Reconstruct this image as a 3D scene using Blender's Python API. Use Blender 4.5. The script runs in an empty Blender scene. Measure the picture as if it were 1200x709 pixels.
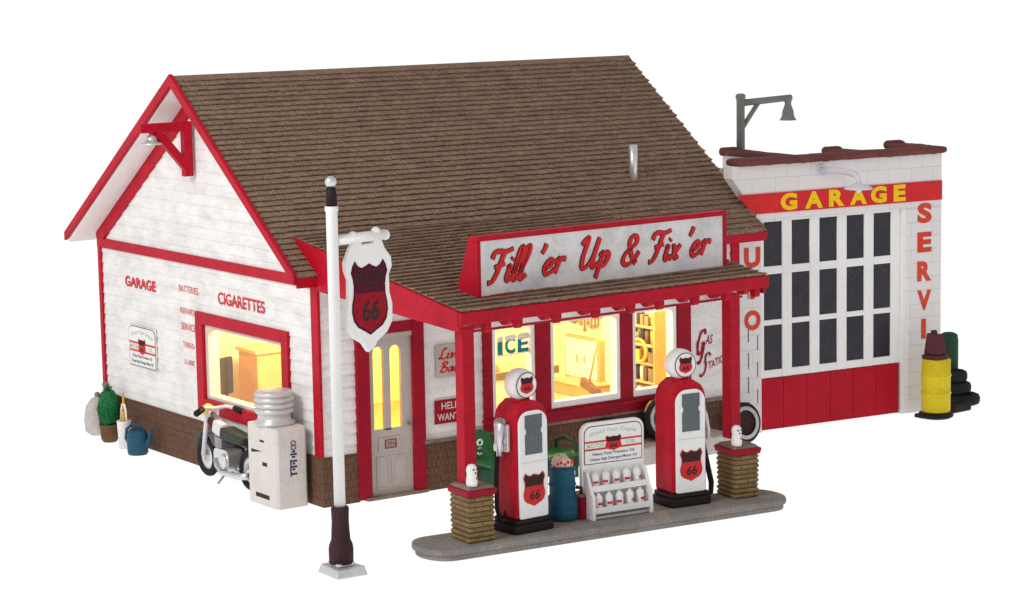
import bpy, bmesh, math, random
from math import sin, cos, pi, radians
from mathutils import Vector, Matrix
random.seed(11)
S = bpy.context.scene
C = S.collection
D = bpy.data

# ------------------------------------------------------------------ materials
def nd(nt, t, **kw):
    n = nt.nodes.new(t)
    for k, v in kw.items():
        if k in n.inputs: n.inputs[k].default_value = v
        else: setattr(n, k, v)
    return n

def paint(name, col, rough=0.55, fine=0.10, broad=0.10, dirt=0.0, dirtcol=(0.30, 0.27, 0.24), bump=0.15,
          fscale=55.0, metal=0.0, streak=False, spec=0.12):
    m = D.materials.new(name); m.use_nodes = True
    nt = m.node_tree; b = nt.nodes['Principled BSDF']
    b.inputs['Roughness'].default_value = rough
    b.inputs['Metallic'].default_value = metal
    b.inputs['Specular IOR Level'].default_value = spec
    tc = nd(nt, 'ShaderNodeTexCoord'); L = nt.links.new
    nf = nd(nt, 'ShaderNodeTexNoise', Scale=fscale, Detail=2.0, Roughness=0.7); L(tc.outputs['Object'], nf.inputs['Vector'])
    nb = nd(nt, 'ShaderNodeTexNoise', Scale=3.2, Detail=5.0, Roughness=0.65)
    mp = nd(nt, 'ShaderNodeMapping'); L(tc.outputs['Object'], mp.inputs['Vector'])
    if streak: mp.inputs['Scale'].default_value = (1.0, 1.0, 2.2)
    L(mp.outputs['Vector'], nb.inputs['Vector'])
    r1 = nd(nt, 'ShaderNodeMapRange'); L(nf.outputs['Fac'], r1.inputs['Value'])
    r1.clamp = False; r1.inputs['From Min'].default_value = 0.36; r1.inputs['From Max'].default_value = 0.64
    r1.inputs['To Min'].default_value = 1 - fine; r1.inputs['To Max'].default_value = 1 + fine
    r2 = nd(nt, 'ShaderNodeMapRange'); L(nb.outputs['Fac'], r2.inputs['Value'])
    r2.inputs['From Min'].default_value = 0.3; r2.inputs['From Max'].default_value = 0.7
    r2.inputs['To Min'].default_value = 1 - broad; r2.inputs['To Max'].default_value = 1 + broad
    mu = nd(nt, 'ShaderNodeMath', operation='MULTIPLY'); L(r1.outputs[0], mu.inputs[0]); L(r2.outputs[0], mu.inputs[1])
    base = nd(nt, 'ShaderNodeRGB'); base.outputs[0].default_value = (*col, 1)
    src = base.outputs[0]
    if dirt > 0:
        nd2 = nd(nt, 'ShaderNodeTexNoise', Scale=1.7, Detail=8.0, Roughness=0.72); L(mp.outputs['Vector'], nd2.inputs['Vector'])
        cr = nd(nt, 'ShaderNodeMapRange'); L(nd2.outputs['Fac'], cr.inputs['Value'])
        cr.inputs['From Min'].default_value = 0.43; cr.inputs['From Max'].default_value = 0.66
        cr.inputs['To Min'].default_value = 0.0; cr.inputs['To Max'].default_value = dirt
        mx = nd(nt, 'ShaderNodeMix', data_type='RGBA'); L(cr.outputs[0], mx.inputs[0]); L(src, mx.inputs[6])
        mx.inputs[7].default_value = (*dirtcol, 1); src = mx.outputs[2]
    vm = nd(nt, 'ShaderNodeVectorMath', operation='SCALE'); L(src, vm.inputs[0]); L(mu.outputs[0], vm.inputs['Scale'])
    L(vm.outputs[0], b.inputs['Base Color'])
    if bump > 0:
        bp = nd(nt, 'ShaderNodeBump', Strength=bump, Distance=0.01); L(nf.outputs['Fac'], bp.inputs['Height']); L(bp.outputs[0], b.inputs['Normal'])
    return m

def brickmat(name, c1, c2, mortar, bw, bh, ms, axes='xz', bump=0.4, fine=0.25, squash=0.5):
    """brick or block pattern on upright faces; u runs along the wall, v is height"""
    m = paint(name, c1, 0.8, 0, 0, bump=0)
    nt = m.node_tree; b = nt.nodes['Principled BSDF']; L = nt.links.new
    tc = nd(nt, 'ShaderNodeTexCoord'); sp = nd(nt, 'ShaderNodeSeparateXYZ'); L(tc.outputs['Object'], sp.inputs[0])
    ad = nd(nt, 'ShaderNodeMath', operation='ADD'); L(sp.outputs[0], ad.inputs[0]); L(sp.outputs[1], ad.inputs[1])
    cb = nd(nt, 'ShaderNodeCombineXYZ'); L(ad.outputs[0], cb.inputs[0]); L(sp.outputs[2], cb.inputs[1])
    bt = nd(nt, 'ShaderNodeTexBrick'); bt.offset = squash
    L(cb.outputs[0], bt.inputs['Vector'])
    bt.inputs['Color1'].default_value = (*c1, 1); bt.inputs['Color2'].default_value = (*c2, 1); bt.inputs['Mortar'].default_value = (*mortar, 1)
    bt.inputs['Scale'].default_value = 1.0; bt.inputs['Mortar Size'].default_value = ms
    bt.inputs['Brick Width'].default_value = bw; bt.inputs['Row Height'].default_value = bh; bt.inputs['Mortar Smooth'].default_value = 0.3
    nf = nd(nt, 'ShaderNodeTexNoise', Scale=45.0, Detail=3.0, Roughness=0.7); L(tc.outputs['Object'], nf.inputs['Vector'])
    r1 = nd(nt, 'ShaderNodeMapRange'); L(nf.outputs['Fac'], r1.inputs['Value'])
    r1.inputs['From Min'].default_value = 0.3; r1.inputs['From Max'].default_value = 0.7
    r1.inputs['To Min'].default_value = 1 - fine; r1.inputs['To Max'].default_value = 1 + fine
    vm = nd(nt, 'ShaderNodeVectorMath', operation='SCALE'); L(bt.outputs['Color'], vm.inputs[0]); L(r1.outputs[0], vm.inputs['Scale'])
    L(vm.outputs[0], b.inputs['Base Color'])
    bp = nd(nt, 'ShaderNodeBump', Strength=bump, Distance=0.02); bp.invert = True
    L(bt.outputs['Fac'], bp.inputs['Height']); L(bp.outputs[0], b.inputs['Normal'])
    return m

def shingle_mat(name):
    m = paint(name, (0.25, 0.166, 0.121), 0.9, 0.34, 0.10, bump=0.3, fscale=48, spec=0.0)
    nt = m.node_tree; L = nt.links.new; b = nt.nodes['Principled BSDF']
    at = nd(nt, 'ShaderNodeAttribute'); at.attribute_name = 'tone'
    old = b.inputs['Base Color'].links[0].from_socket
    vm = nd(nt, 'ShaderNodeVectorMath', operation='MULTIPLY'); L(old, vm.inputs[0]); L(at.outputs['Color'], vm.inputs[1])
    L(vm.outputs[0], b.inputs['Base Color'])
    return m

def glass_mat(name, gloss=0.07, tint=(1, 1, 1)):
    m = D.materials.new(name); m.use_nodes = True; nt = m.node_tree; nt.nodes.clear(); L = nt.links.new
    o = nd(nt, 'ShaderNodeOutputMaterial'); t = nd(nt, 'ShaderNodeBsdfTransparent'); g = nd(nt, 'ShaderNodeBsdfGlossy')
    t.inputs[0].default_value = (*tint, 1); g.inputs['Roughness'].default_value = 0.08
    lw = nd(nt, 'ShaderNodeLayerWeight', Blend=0.5); pw = nd(nt, 'ShaderNodeMath', operation='POWER'); L(lw.outputs['Facing'], pw.inputs[0]); pw.inputs[1].default_value = 4.0
    fr = nd(nt, 'ShaderNodeMapRange'); L(pw.outputs[0], fr.inputs['Value']); fr.inputs['To Min'].default_value = 0.02; fr.inputs['To Max'].default_value = 0.5
    mx = nd(nt, 'ShaderNodeMixShader')
    L(fr.outputs[0], mx.inputs[0]); L(t.outputs[0], mx.inputs[1]); L(g.outputs[0], mx.inputs[2]); L(mx.outputs[0], o.inputs[0])
    return m

M = {}
M['white'] = paint('white_weathered_paint', (0.785, 0.768, 0.758), 0.6, 0.08, 0.04, dirt=0.5, dirtcol=(0.50, 0.48, 0.465), streak=True, bump=0.1)
M['trimwhite'] = paint('clean_white_paint', (0.80, 0.79, 0.785), 0.5, 0.045, 0.03, bump=0.08)
M['soffit'] = paint('soffit_paint', (0.80, 0.76, 0.74), 0.6, 0.06, 0.04, bump=0.08)
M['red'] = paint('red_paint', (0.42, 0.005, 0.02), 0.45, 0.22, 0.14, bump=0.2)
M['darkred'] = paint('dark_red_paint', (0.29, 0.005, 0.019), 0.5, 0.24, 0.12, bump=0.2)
M['signred'] = paint('sign_red', (0.60, 0.025, 0.03), 0.5, 0.15, 0.05, bump=0)
M['orange'] = paint('orange_red_lettering', (0.62, 0.06, 0.03), 0.5, 0.2, 0.15, bump=0)
M['yellow'] = paint('yellow_lettering', (0.83, 0.53, 0.01), 0.5, 0.1, 0.05, bump=0)
M['black'] = paint('black_paint', (0.022, 0.014, 0.016), 0.5, 0.3, 0.1, bump=0.1)
M['ink'] = paint('black_ink', (0.03, 0.025, 0.025), 0.6, 0.1, 0.0, bump=0)
M['maroon'] = paint('maroon_outline', (0.09, 0.008, 0.012), 0.6, 0.1, 0.0, bump=0)
M['green_ink'] = paint('pale_green_ink', (0.42, 0.55, 0.33), 0.6, 0.15, 0.0, bump=0)
M['dimred'] = paint('dim_red_ink', (0.10, 0.008, 0.014), 0.6, 0.2, 0.0, bump=0)
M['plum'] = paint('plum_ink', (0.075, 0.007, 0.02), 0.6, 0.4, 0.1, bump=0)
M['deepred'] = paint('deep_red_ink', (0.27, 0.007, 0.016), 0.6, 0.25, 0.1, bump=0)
M['darkfoot'] = paint('dark_iron', (0.045, 0.02, 0.024), 0.6, 0.4, 0.15, bump=0.3)
M['navy'] = paint('navy_ink', (0.03, 0.045, 0.13), 0.6, 0.2, 0.0, bump=0)
M['teal'] = paint('teal_paint', (0.01, 0.24, 0.29), 0.5, 0.1, 0.05, bump=0)
M['shingle'] = shingle_mat('brown_shingles')
M['brick'] = brickmat('brown_brick', (0.145, 0.076, 0.047), (0.125, 0.065, 0.041), (0.10, 0.053, 0.036), 0.07, 0.105, 0.010, fine=0.4)
M['block'] = brickmat('white_block', (0.735, 0.705, 0.70), (0.71, 0.68, 0.675), (0.58, 0.555, 0.55), 0.42, 0.21, 0.006, bump=0.25, fine=0.05)
M['pierbrick'] = brickmat('tan_brick', (0.27, 0.185, 0.085), (0.20, 0.135, 0.065), (0.14, 0.09, 0.045), 0.2, 0.062, 0.008, fine=0.35)
M['coping'] = paint('brown_coping', (0.155, 0.05, 0.045), 0.75, 0.25, 0.15, bump=0.3)
M['concrete'] = paint('grey_concrete', (0.235, 0.215, 0.20), 0.9, 0.22, 0.18, bump=0.4)
M['palecon'] = paint('pale_concrete', (0.52, 0.49, 0.46), 0.9, 0.15, 0.15, bump=0.3)
M['captop'] = paint('cap_mortar', (0.21, 0.165, 0.135), 0.9, 0.3, 0.2, bump=0.4)
M['doorgrey'] = paint('grey_door_paint', (0.44, 0.40, 0.365), 0.55, 0.12, 0.08, bump=0.12)
M['grey'] = paint('grey_metal_paint', (0.20, 0.20, 0.19), 0.6, 0.2, 0.12, bump=0.3)
M['silver'] = paint('silver_metal', (0.66, 0.66, 0.67), 0.32, 0.08, 0.08, bump=0.15, metal=0.75)
M['palelamp'] = paint('pale_enamel', (0.68, 0.65, 0.70), 0.35, 0.06, 0.05, bump=0.1)
M['ribmetal'] = paint('ribbed_metal', (0.60, 0.585, 0.58), 0.38, 0.08, 0.08, bump=0.15, metal=0.35)
M['cabinet'] = paint('beige_enamel', (0.62, 0.585, 0.545), 0.5, 0.08, 0.06, bump=0.12)
M['dial'] = paint('dial_glass', (0.105, 0.12, 0.13), 0.3, 0.3, 0.06, bump=0, spec=0.2)
M['darkpane'] = paint('dark_pane_glass', (0.03, 0.027, 0.036), 0.3, 0.35, 0.2, bump=0, spec=0.22)
M['rubber'] = paint('rubber', (0.022, 0.02, 0.024), 0.75, 0.3, 0.15, bump=0.3)
M['barrelteal'] = paint('teal_barrel', (0.018, 0.095, 0.155), 0.5, 0.25, 0.12, bump=0.2)
M['canblue'] = paint('watering_can_blue', (0.018, 0.085, 0.135), 0.5, 0.25, 0.12, bump=0.2)
M['drumyellow'] = paint('drum_yellow', (0.66, 0.52, 0.02), 0.5, 0.14, 0.08, bump=0.2)
M['drumbrown'] = paint('dark_brown', (0.095, 0.028, 0.03), 0.7, 0.25, 0.12, bump=0.25)
M['green'] = paint('bench_green', (0.035, 0.16, 0.05), 0.5, 0.25, 0.15, bump=0.2)
M['darkgreen'] = paint('dark_green', (0.025, 0.075, 0.045), 0.6, 0.25, 0.12, bump=0.2)
M['leaf'] = paint('leaf_green', (0.018, 0.16, 0.05), 0.7, 0.35, 0.3, bump=0.3)
M['brown'] = paint('brown_wood', (0.14, 0.075, 0.035), 0.7, 0.25, 0.15, bump=0.25)
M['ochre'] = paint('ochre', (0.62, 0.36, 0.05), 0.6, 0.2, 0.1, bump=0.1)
M['pinkrag'] = paint('pale_rag', (0.75, 0.60, 0.52), 0.9, 0.1, 0.1, bump=0.2)
M['seat'] = paint('dark_seat', (0.045, 0.055, 0.05), 0.6, 0.25, 0.12, bump=0.2)
M['cream'] = paint('cream_plaster', (0.80, 0.69, 0.45), 0.8, 0.06, 0.08, bump=0.05)
M['tan'] = paint('tan_boards', (0.62, 0.42, 0.20), 0.7, 0.12, 0.12, bump=0.1)
M['orangewood'] = paint('orange_wood', (0.58, 0.34, 0.13), 0.6, 0.12, 0.12, bump=0.1)
M['intwhite'] = paint('interior_white', (0.80, 0.76, 0.66), 0.6, 0.05, 0.04, bump=0)
M['olive'] = paint('olive_grey', (0.20, 0.16, 0.07), 0.7, 0.2, 0.1, bump=0.1)
M['chairdark'] = paint('chair_dark', (0.035, 0.028, 0.022), 0.7, 0.2, 0.1, bump=0.1)
M['glass'] = glass_mat('window_glass')
M['amber'] = glass_mat('amber_glass', tint=(1.0, 0.93, 0.74))
M['signwhite'] = paint('sign_white', (0.76, 0.745, 0.75), 0.45, 0.04, 0.03, dirt=0.75, dirtcol=(0.45, 0.435, 0.45), bump=0.05)
M['bulb'] = D.materials.new('warm_bulb'); M['bulb'].use_nodes = True
_b = M['bulb'].node_tree.nodes['Principled BSDF']; _b.inputs['Emission Color'].default_value = (1, .75, .35, 1); _b.inputs['Emission Strength'].default_value = 6

# ------------------------------------------------------------------ mesh builder
def rough_loft(mb, sect, axis, p0, p1, n, amp):
    """a cross-section swept along x or y with small random swelling, ends closed"""
    k = len(sect); vs = []; fs = []; cx = sum(q[0] for q in sect) / k; cy = sum(q[1] for q in sect) / k
    for i in range(n + 1):
        a = p0 + (p1 - p0) * i / n; g = 1 + random.uniform(-amp, amp); dz = random.uniform(-.006, .006); g *= .8 if i in (0, n) else 1
        for u, v in sect:
            U, V = cx + (u - cx) * g, cy + (v - cy) * g + dz
            vs.append((a, U, V) if axis == 'x' else (U, a, V))
    for i in range(n):
        for j in range(k):
            fs.append((i * k + j, i * k + (j + 1) % k, (i + 1) * k + (j + 1) % k, (i + 1) * k + j))
    fs += [tuple(range(k))[::-1], tuple(n * k + j for j in range(k))]
    old = mb.smooth; mb.smooth = True; mb.add(vs, fs); mb.smooth = old

class MB:
    def __init__(s): s.v = []; s.f = []; s.m = []; s.mi = 0; s.sm = []; s.T = None; s.smooth = False; s.col = []; s.c = (1, 1, 1)
    def add(s, vs, fs):
        n = len(s.v)
        for p in vs:
            p = Vector(p)
            s.v.append(tuple(s.T @ p) if s.T else tuple(p))
        for f in fs:
            s.f.append(tuple(n + i for i in f)); s.m.append(s.mi); s.sm.append(s.smooth); s.col.append(s.c)
        return s
    def box(s, x0, x1, y0, y1, z0, z1):
        return s.add([(x0, y0, z0), (x1, y0, z0), (x1, y1, z0), (x0, y1, z0), (x0, y0, z1), (x1, y0, z1), (x1, y1, z1), (x0, y1, z1)],
                     [(0, 3, 2, 1), (4, 5, 6, 7), (0, 1, 5, 4), (1, 2, 6, 5), (2, 3, 7, 6), (3, 0, 4, 7)])
    def hexa(s, b, t):
        return s.add(list(b) + list(t), [(0, 3, 2, 1), (4, 5, 6, 7), (0, 1, 5, 4), (1, 2, 6, 5), (2, 3, 7, 6), (3, 0, 4, 7)])
    def prism(s, poly, axis, a0, a1):
        """poly: 2-D points; axis 'y': (x,z) swept along y; 'x': (y,z) along x; 'z': (x,y) along z"""
        def P(p, a): return {'y': (p[0], a, p[1]), 'x': (a, p[0], p[1]), 'z': (p[0], p[1], a)}[axis]
        n = len(poly); vs = [P(p, a0) for p in poly] + [P(p, a1) for p in poly]
        fs = [tuple(range(n)), tuple(range(2 * n - 1, n - 1, -1))]
        for i in range(n): fs.append((i, i + n, (i + 1) % n + n, (i + 1) % n)[::-1])
        return s.add(vs, fs)
    def lathe(s, prof, c=(0, 0, 0), n=24, axis='z', sx=1, sy=1, caps=True):
        vs = []; fs = []
        for r, z in prof:
            for k in range(n):
                a = 2 * pi * k / n; p = (r * cos(a) * sx, r * sin(a) * sy, z)
                if axis == 'y': p = (p[0], z, p[1])
                elif axis == 'x': p = (z, p[0], p[1])
                vs.append((p[0] + c[0], p[1] + c[1], p[2] + c[2]))
        for i in range(len(prof) - 1):
            for k in range(n):
                q = (i * n + k, i * n + (k + 1) % n, (i + 1) * n + (k + 1) % n, (i + 1) * n + k)
                fs.append(q)
        if caps: fs.append(tuple(range(n))[::-1]); fs.append(tuple((len(prof) - 1) * n + k for k in range(n)))
        old = s.smooth; s.smooth = True; s.add(vs, fs); s.smooth = old
        return s
    def tube(s, path, r, n=10, closed=False):
        P = [Vector(p) for p in path]; rs = r if isinstance(r, (list, tuple)) else [r] * len(P)
        vs = []; fs = []; up = None
        m = len(P)
        for i, p in enumerate(P):
            if closed: t = P[(i + 1) % m] - P[i - 1]
            else: t = P[min(i + 1, m - 1)] - P[max(i - 1, 0)]
            t.normalize()
            if up is None:
                up = t.orthogonal().normalized()
            up = (up - t * up.dot(t)); up.normalize(); sd = t.cross(up)
            for k in range(n):
                a = 2 * pi * k / n; vs.append(tuple(p + (up * cos(a) + sd * sin(a)) * rs[i]))
        for i in range(m if closed else m - 1):
            for k in range(n):
                j = (i + 1) % m
                fs.append((i * n + k, i * n + (k + 1) % n, j * n + (k + 1) % n, j * n + k))
        if not closed: fs += [tuple(range(n))[::-1], tuple((m - 1) * n + k for k in range(n))]
        old = s.smooth; s.smooth = True; s.add(vs, fs); s.smooth = old
        return s
    def bar(s, a, b, w, h, up=(0, 0, 1)):
        a = Vector(a); b = Vector(b); t = (b - a).normalized(); u = Vector(up); sd = t.cross(u).normalized(); u = sd.cross(t)
        q = [sd * (-w / 2) + u * (-h / 2), sd * (w / 2) + u * (-h / 2), sd * (w / 2) + u * (h / 2), sd * (-w / 2) + u * (h / 2)]
        return s.add([a + x for x in q] + [b + x for x in q], [(0, 3, 2, 1), (4, 5, 6, 7), (0, 1, 5, 4), (1, 2, 6, 5), (2, 3, 7, 6), (3, 0, 4, 7)])
    def ball(s, c, r, n=16, sz=1.0, jit=0):
        prof = [(max(r * sin(pi * i / 10), 1e-4), -r * sz * cos(pi * i / 10)) for i in range(11)]
        return s.lathe(prof, c, n)
    def build(s, name, mats, parent=None, loc=None, rot=None, bevel=0, tone=False):
        me = D.meshes.new(name); me.from_pydata(s.v, [], s.f)
        if not isinstance(mats, (list, tuple)): mats = [mats]
        for m in mats: me.materials.append(m)
        me.polygons.foreach_set('material_index', s.m); me.polygons.foreach_set('use_smooth', s.sm)
        if tone:
            a = me.color_attributes.new('tone', 'FLOAT_COLOR', 'CORNER'); k = 0
            for p, c in zip(me.polygons, s.col):
                for li in p.loop_indices: a.data[li].color = (*c, 1)
        if bevel:
            bm = bmesh.new(); bm.from_mesh(me); bmesh.ops.recalc_face_normals(bm, faces=bm.faces); bm.to_mesh(me); bm.free()
        me.update()
        o = D.objects.new(name, me); C.objects.link(o)
        if parent: o.parent = parent
        if loc: o.location = loc
        if rot: o.rotation_euler = rot
        if bevel:
            b = o.modifiers.new('soft_edges', 'BEVEL'); b.width = bevel; b.segments = 2; b.limit_method = 'ANGLE'; b.angle_limit = radians(40)
        return o

def tag(o, label, cat=None, group=None, kind=None):
    if label: o['label'] = label
    if cat: o['category'] = cat
    if group: o['group'] = group
    if kind: o['kind'] = kind
    return o

def thing(name, label, cat, loc=(0, 0, 0), rz=0, group=None):
    o = D.objects.new(name, None); C.objects.link(o); o.empty_display_size = 0.2
    o.location = loc; o.rotation_euler = (0, 0, radians(rz))
    return tag(o, label, cat, group)

def dup(root, loc, rz, label):
    r = root.copy(); C.objects.link(r); r.location = loc; r.rotation_euler = (0, 0, radians(rz)); r['label'] = label
    for ch in list(root.children):
        c = ch.copy(); C.objects.link(c); c.parent = r
        for g in list(ch.children):
            d = g.copy(); C.objects.link(d); d.parent = c
    return r

# ------------------------------------------------------------------ lettering
_cache = {}
def text2d(s, bold=0.02):
    k = (s, bold)
    if k in _cache: return _cache[k]
    cu = D.curves.new('t', 'FONT'); cu.body = s; cu.offset = bold; cu.resolution_u = 4
    o = D.objects.new('t', cu); C.objects.link(o)
    dg = bpy.context.evaluated_depsgraph_get(); dg.update()
    e = o.evaluated_get(dg); me = e.to_mesh()
    v = [(p.co.x, p.co.y) for p in me.vertices]; f = [tuple(p.vertices) for p in me.polygons]
    e.to_mesh_clear(); D.objects.remove(o); D.curves.remove(cu)
    _cache[k] = (v, f); return v, f

def frame(o, u, v):
    """plane with origin o, u to the reader's right, v up"""
    u = Vector(u).normalized(); v = Vector(v).normalized(); n = u.cross(v)
    return Matrix(((u.x, v.x, n.x, o[0]), (u.y, v.y, n.y, o[1]), (u.z, v.z, n.z, o[2]), (0, 0, 0, 1)))

def put_text(mb, F, s, x0, x1, y0, y1, lift, bold=0.02, shear=0, arc=0):
    v, f = text2d(s, bold)
    ax, bx = min(p[0] for p in v), max(p[0] for p in v); ay, by = min(p[1] for p in v), max(p[1] for p in v)
    vs = []
    for p in v:
        a = (p[0] - ax) / (bx - ax); c = (p[1] - ay) / (by - ay)
        x = x0 + a * (x1 - x0) + shear * c * (y1 - y0); y = y0 + c * (y1 - y0) - arc * (2 * a - 1) ** 2
        vs.append(F @ Vector((x, y, lift)))
    mb.add(vs, f)

def put_poly(mb, F, poly, lift):
    mb.add([F @ Vector((x, y, lift)) for x, y in poly], [tuple(range(len(poly)))])

def catmull(pts, k=6):
    out = []; n = len(pts)
    for i in range(n - 1):
        p0 = pts[max(i - 1, 0)]; p1 = pts[i]; p2 = pts[i + 1]; p3 = pts[min(i + 2, n - 1)]
        for j in range(k):
            t = j / k
            out.append(tuple(0.5 * (2 * p1[d] + (p2[d] - p0[d]) * t + (2 * p0[d] - 5 * p1[d] + 4 * p2[d] - p3[d]) * t * t +
                                    (-p0[d] + 3 * p1[d] - 3 * p2[d] + p3[d]) * t ** 3) for d in (0, 1)))
    out.append(pts[-1]); return out

GLY = {  # brush letters: (advance, strokes)
 'F': (.74, [[(.04, .74), (.10, .93), (.30, .95), (.55, .92), (.84, 1.0)], [(.50, .92), (.42, .60), (.33, .22), (.20, .0), (.04, -.02)], [(.20, .46), (.40, .49), (.60, .55)]]),
 'i': (.28, [[(.02, .40), (.10, .44), (.06, .12), (.14, .0), (.30, .12)], [(.14, .64), (.17, .70)]]),
 'l': (.28, [[(.0, .20), (.20, .70), (.22, 1.0), (.12, .90), (.06, .20), (.13, .0), (.30, .12)]]),
 'e': (.40, [[(.02, .18), (.24, .26), (.28, .42), (.14, .46), (.03, .22), (.12, .0), (.28, .03), (.42, .16)]]),
 'r': (.40, [[(.0, .34), (.10, .48), (.12, .36), (.06, .0)], [(.10, .30), (.22, .46), (.38, .44)]]),
 "'": (.24, [[(.15, 1.02), (.13, .88), (.06, .72)]]),
 'U': (.74, [[(.0, .80), (.10, .98), (.20, .96), (.12, .40), (.16, .06), (.34, .06), (.52, .40), (.62, .98)], [(.60, .92), (.52, .30), (.58, .02), (.76, .14)]]),
 'p': (.46, [[(.02, .36), (.12, .48), (.10, .20), (.02, -.36)], [(.08, .22), (.24, .46), (.36, .34), (.26, .06), (.10, .06)]]),
 '&': (.66, [[(.64, .42), (.50, .12), (.22, -.02), (.04, .14), (.12, .42), (.44, .70), (.42, .94), (.24, .98), (.18, .74), (.36, .30), (.60, .0)]]),
 'x': (.46, [[(.03, .42), (.12, .42), (.20, .24), (.29, .03), (.42, .06)], [(.42, .46), (.22, .22), (.0, -.01)]]),
 'G': (.62, [[(.58, .80), (.50, .98), (.26, .90), (.06, .44), (.14, .04), (.36, .10), (.46, .44)], [(.34, .42), (.52, .44), (.46, .0), (.30, -.34), (.14, -.26)]]),
 'S': (.56, [[(.62, .86), (.50, 1.0), (.32, .92), (.28, .64), (.36, .36), (.28, .0), (.10, -.18), (.0, -.05)]]),
 'L': (.60, [[(.44, .84), (.36, 1.0), (.24, .86), (.18, .30), (.02, .04), (.16, .08), (.34, .0), (.60, .10)]]),
 'v': (.40, [[(.0, .38), (.08, .46), (.12, .04), (.30, .40), (.42, .44)]]),
 'B': (.60, [[(.20, .96), (.14, .4), (.04, .0)], [(.0, .84), (.28, 1.02), (.46, .82), (.18, .52), (.50, .40), (.36, .04), (.04, .04)]]),
 'a': (.44, [[(.32, .44), (.14, .44), (.02, .18), (.12, .0), (.28, .20), (.34, .44), (.30, .06), (.46, .12)]]),
 't': (.32, [[(.16, .84), (.08, .14), (.16, .0), (.32, .12)], [(.0, .48), (.30, .52)]]),
 ' ': (.3, [])}

def brush_word(word):
    x = 0; out = []
    for ch in word:
        adv, st = GLY[ch]
        for s in st: out.append([(p[0] + x, p[1]) for p in s])
        x += adv
    return out, x

def put_brush(mb, F, word, x0, x1, y0, cap, lift, w=0.10, shear=0.22, grow=0.0):
    st, adv = brush_word(word); sc = (x1 - x0) / max(adv, .01)
    for i, s in enumerate(st):
        P = [Vector((x0 + p[0] * sc + shear * p[1] * cap, y0 + p[1] * cap)) for p in catmull(s, 10)]
        L = []; R = []
        for j, p in enumerate(P):
            t = (P[min(j + 1, len(P) - 1)] - P[max(j - 1, 0)]); t.normalize()
            a = math.atan2(t.y, t.x); wd = cap * w * (0.55 + 0.50 * abs(sin(a - radians(25)))) * (0.8 if j in (0, len(P) - 1) else 1) / 2 * 1.5 + grow
            nn = Vector((-t.y, t.x)) * wd; L.append(p + nn); R.append(p - nn)
        if grow:
            t = (P[1] - P[0]).normalized() * grow; L[0] -= t; R[0] -= t
            t = (P[-1] - P[-2]).normalized() * grow; L[-1] += t; R[-1] += t
        z = lift + i * 0.0006
        vs = [F @ Vector((q.x, q.y, z)) for q in L + R]; n = len(L)
        mb.add(vs, [(n + j, n + j + 1, j + 1, j) for j in range(n - 1)])

def shield_outline(cx, cy, w, h):
    half = [(0, .955), (.09, .925), (.2, .90), (.30, .93), (.385, 1.0), (.46, .93), (.5, .84), (.455, .76), (.43, .66), (.44, .54), (.485, .42), (.495, .32), (.45, .2), (.34, .115), (.17, .06), (0, 0)]
    R = [(x, y) for x, y in half]; Lh = [(-x, y) for x, y in half[-2:0:-1]]
    return [(cx + x * w, cy + (y - .5) * h) for x, y in R + Lh][::-1]

def clip_y(poly, y, keep_above):
    out = []
    for i in range(len(poly)):
        a, b = poly[i], poly[(i + 1) % len(poly)]
        ia = (a[1] >= y) == keep_above; ib = (b[1] >= y) == keep_above
        if ia: out.append(a)
        if ia != ib:
            t = (y - a[1]) / (b[1] - a[1]); out.append((a[0] + t * (b[0] - a[0]), y))
    return out

EMB = lambda: [M['orange'], M['ink'], M['signred'], M['ink'], M['dimred']]
def put_shield(mb, F, cx, cy, w, h, lift, dark=False, base=0):
    """red and black route-style shield carrying 66"""
    b = base
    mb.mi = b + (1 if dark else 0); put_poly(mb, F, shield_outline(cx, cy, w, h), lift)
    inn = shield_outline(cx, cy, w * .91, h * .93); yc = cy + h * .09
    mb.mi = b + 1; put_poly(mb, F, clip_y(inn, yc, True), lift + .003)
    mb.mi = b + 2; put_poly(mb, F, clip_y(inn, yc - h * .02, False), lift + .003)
    mb.mi = b + 5 if False else b + 4; put_text(mb, F, 'PHILLIPS', cx - w * .36, cx + w * .36, yc + h * .10, yc + h * .25, lift + .006, .01)
    mb.mi = b + 3; put_text(mb, F, '66', cx - w * .23, cx + w * .23, cy - h * .31, cy - h * .03, lift + .006, .02, .12)

# ------------------------------------------------------------------ measured dimensions (metres, real-building scale)
W, L = 6.98, 6.46
ZB = 0.655
EF, ZE, EB = 0.16, 3.045, 0.24
YR, ZR = 3.083, 5.488
OXL, OXR = 0.44, 0.44
def zroof(y): return ZE + (y + EF) * (ZR - ZE) / (YR + EF) if y <= YR else ZR - (y - YR) * (ZR - ZE) / (L + EB - YR)

# ------------------------------------------------------------------ the setting: white ground sheet, glow added so it stays white and shadowless
def ground_sheet():
    m = D.materials.new('glowing_white'); m.use_nodes = True; b = m.node_tree.nodes['Principled BSDF']
    b.inputs['Base Color'].default_value = (.2, .2, .2, 1); b.inputs['Roughness'].default_value = 1.0; b.inputs['Specular IOR Level'].default_value = 0
    b.inputs['Emission Color'].default_value = (1, 1, 1, 1); b.inputs['Emission Strength'].default_value = 0.93
    m.cycles.emission_sampling = 'NONE'
    mb = MB(); R = 3000
    mb.add([(-R, -R, -.004), (R, -R, -.004), (R, R, -.004), (-R, R, -.004)], [(0, 1, 2, 3)])
    tag(mb.build('glowing_ground', m), None, kind='structure')
ground_sheet()

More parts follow.
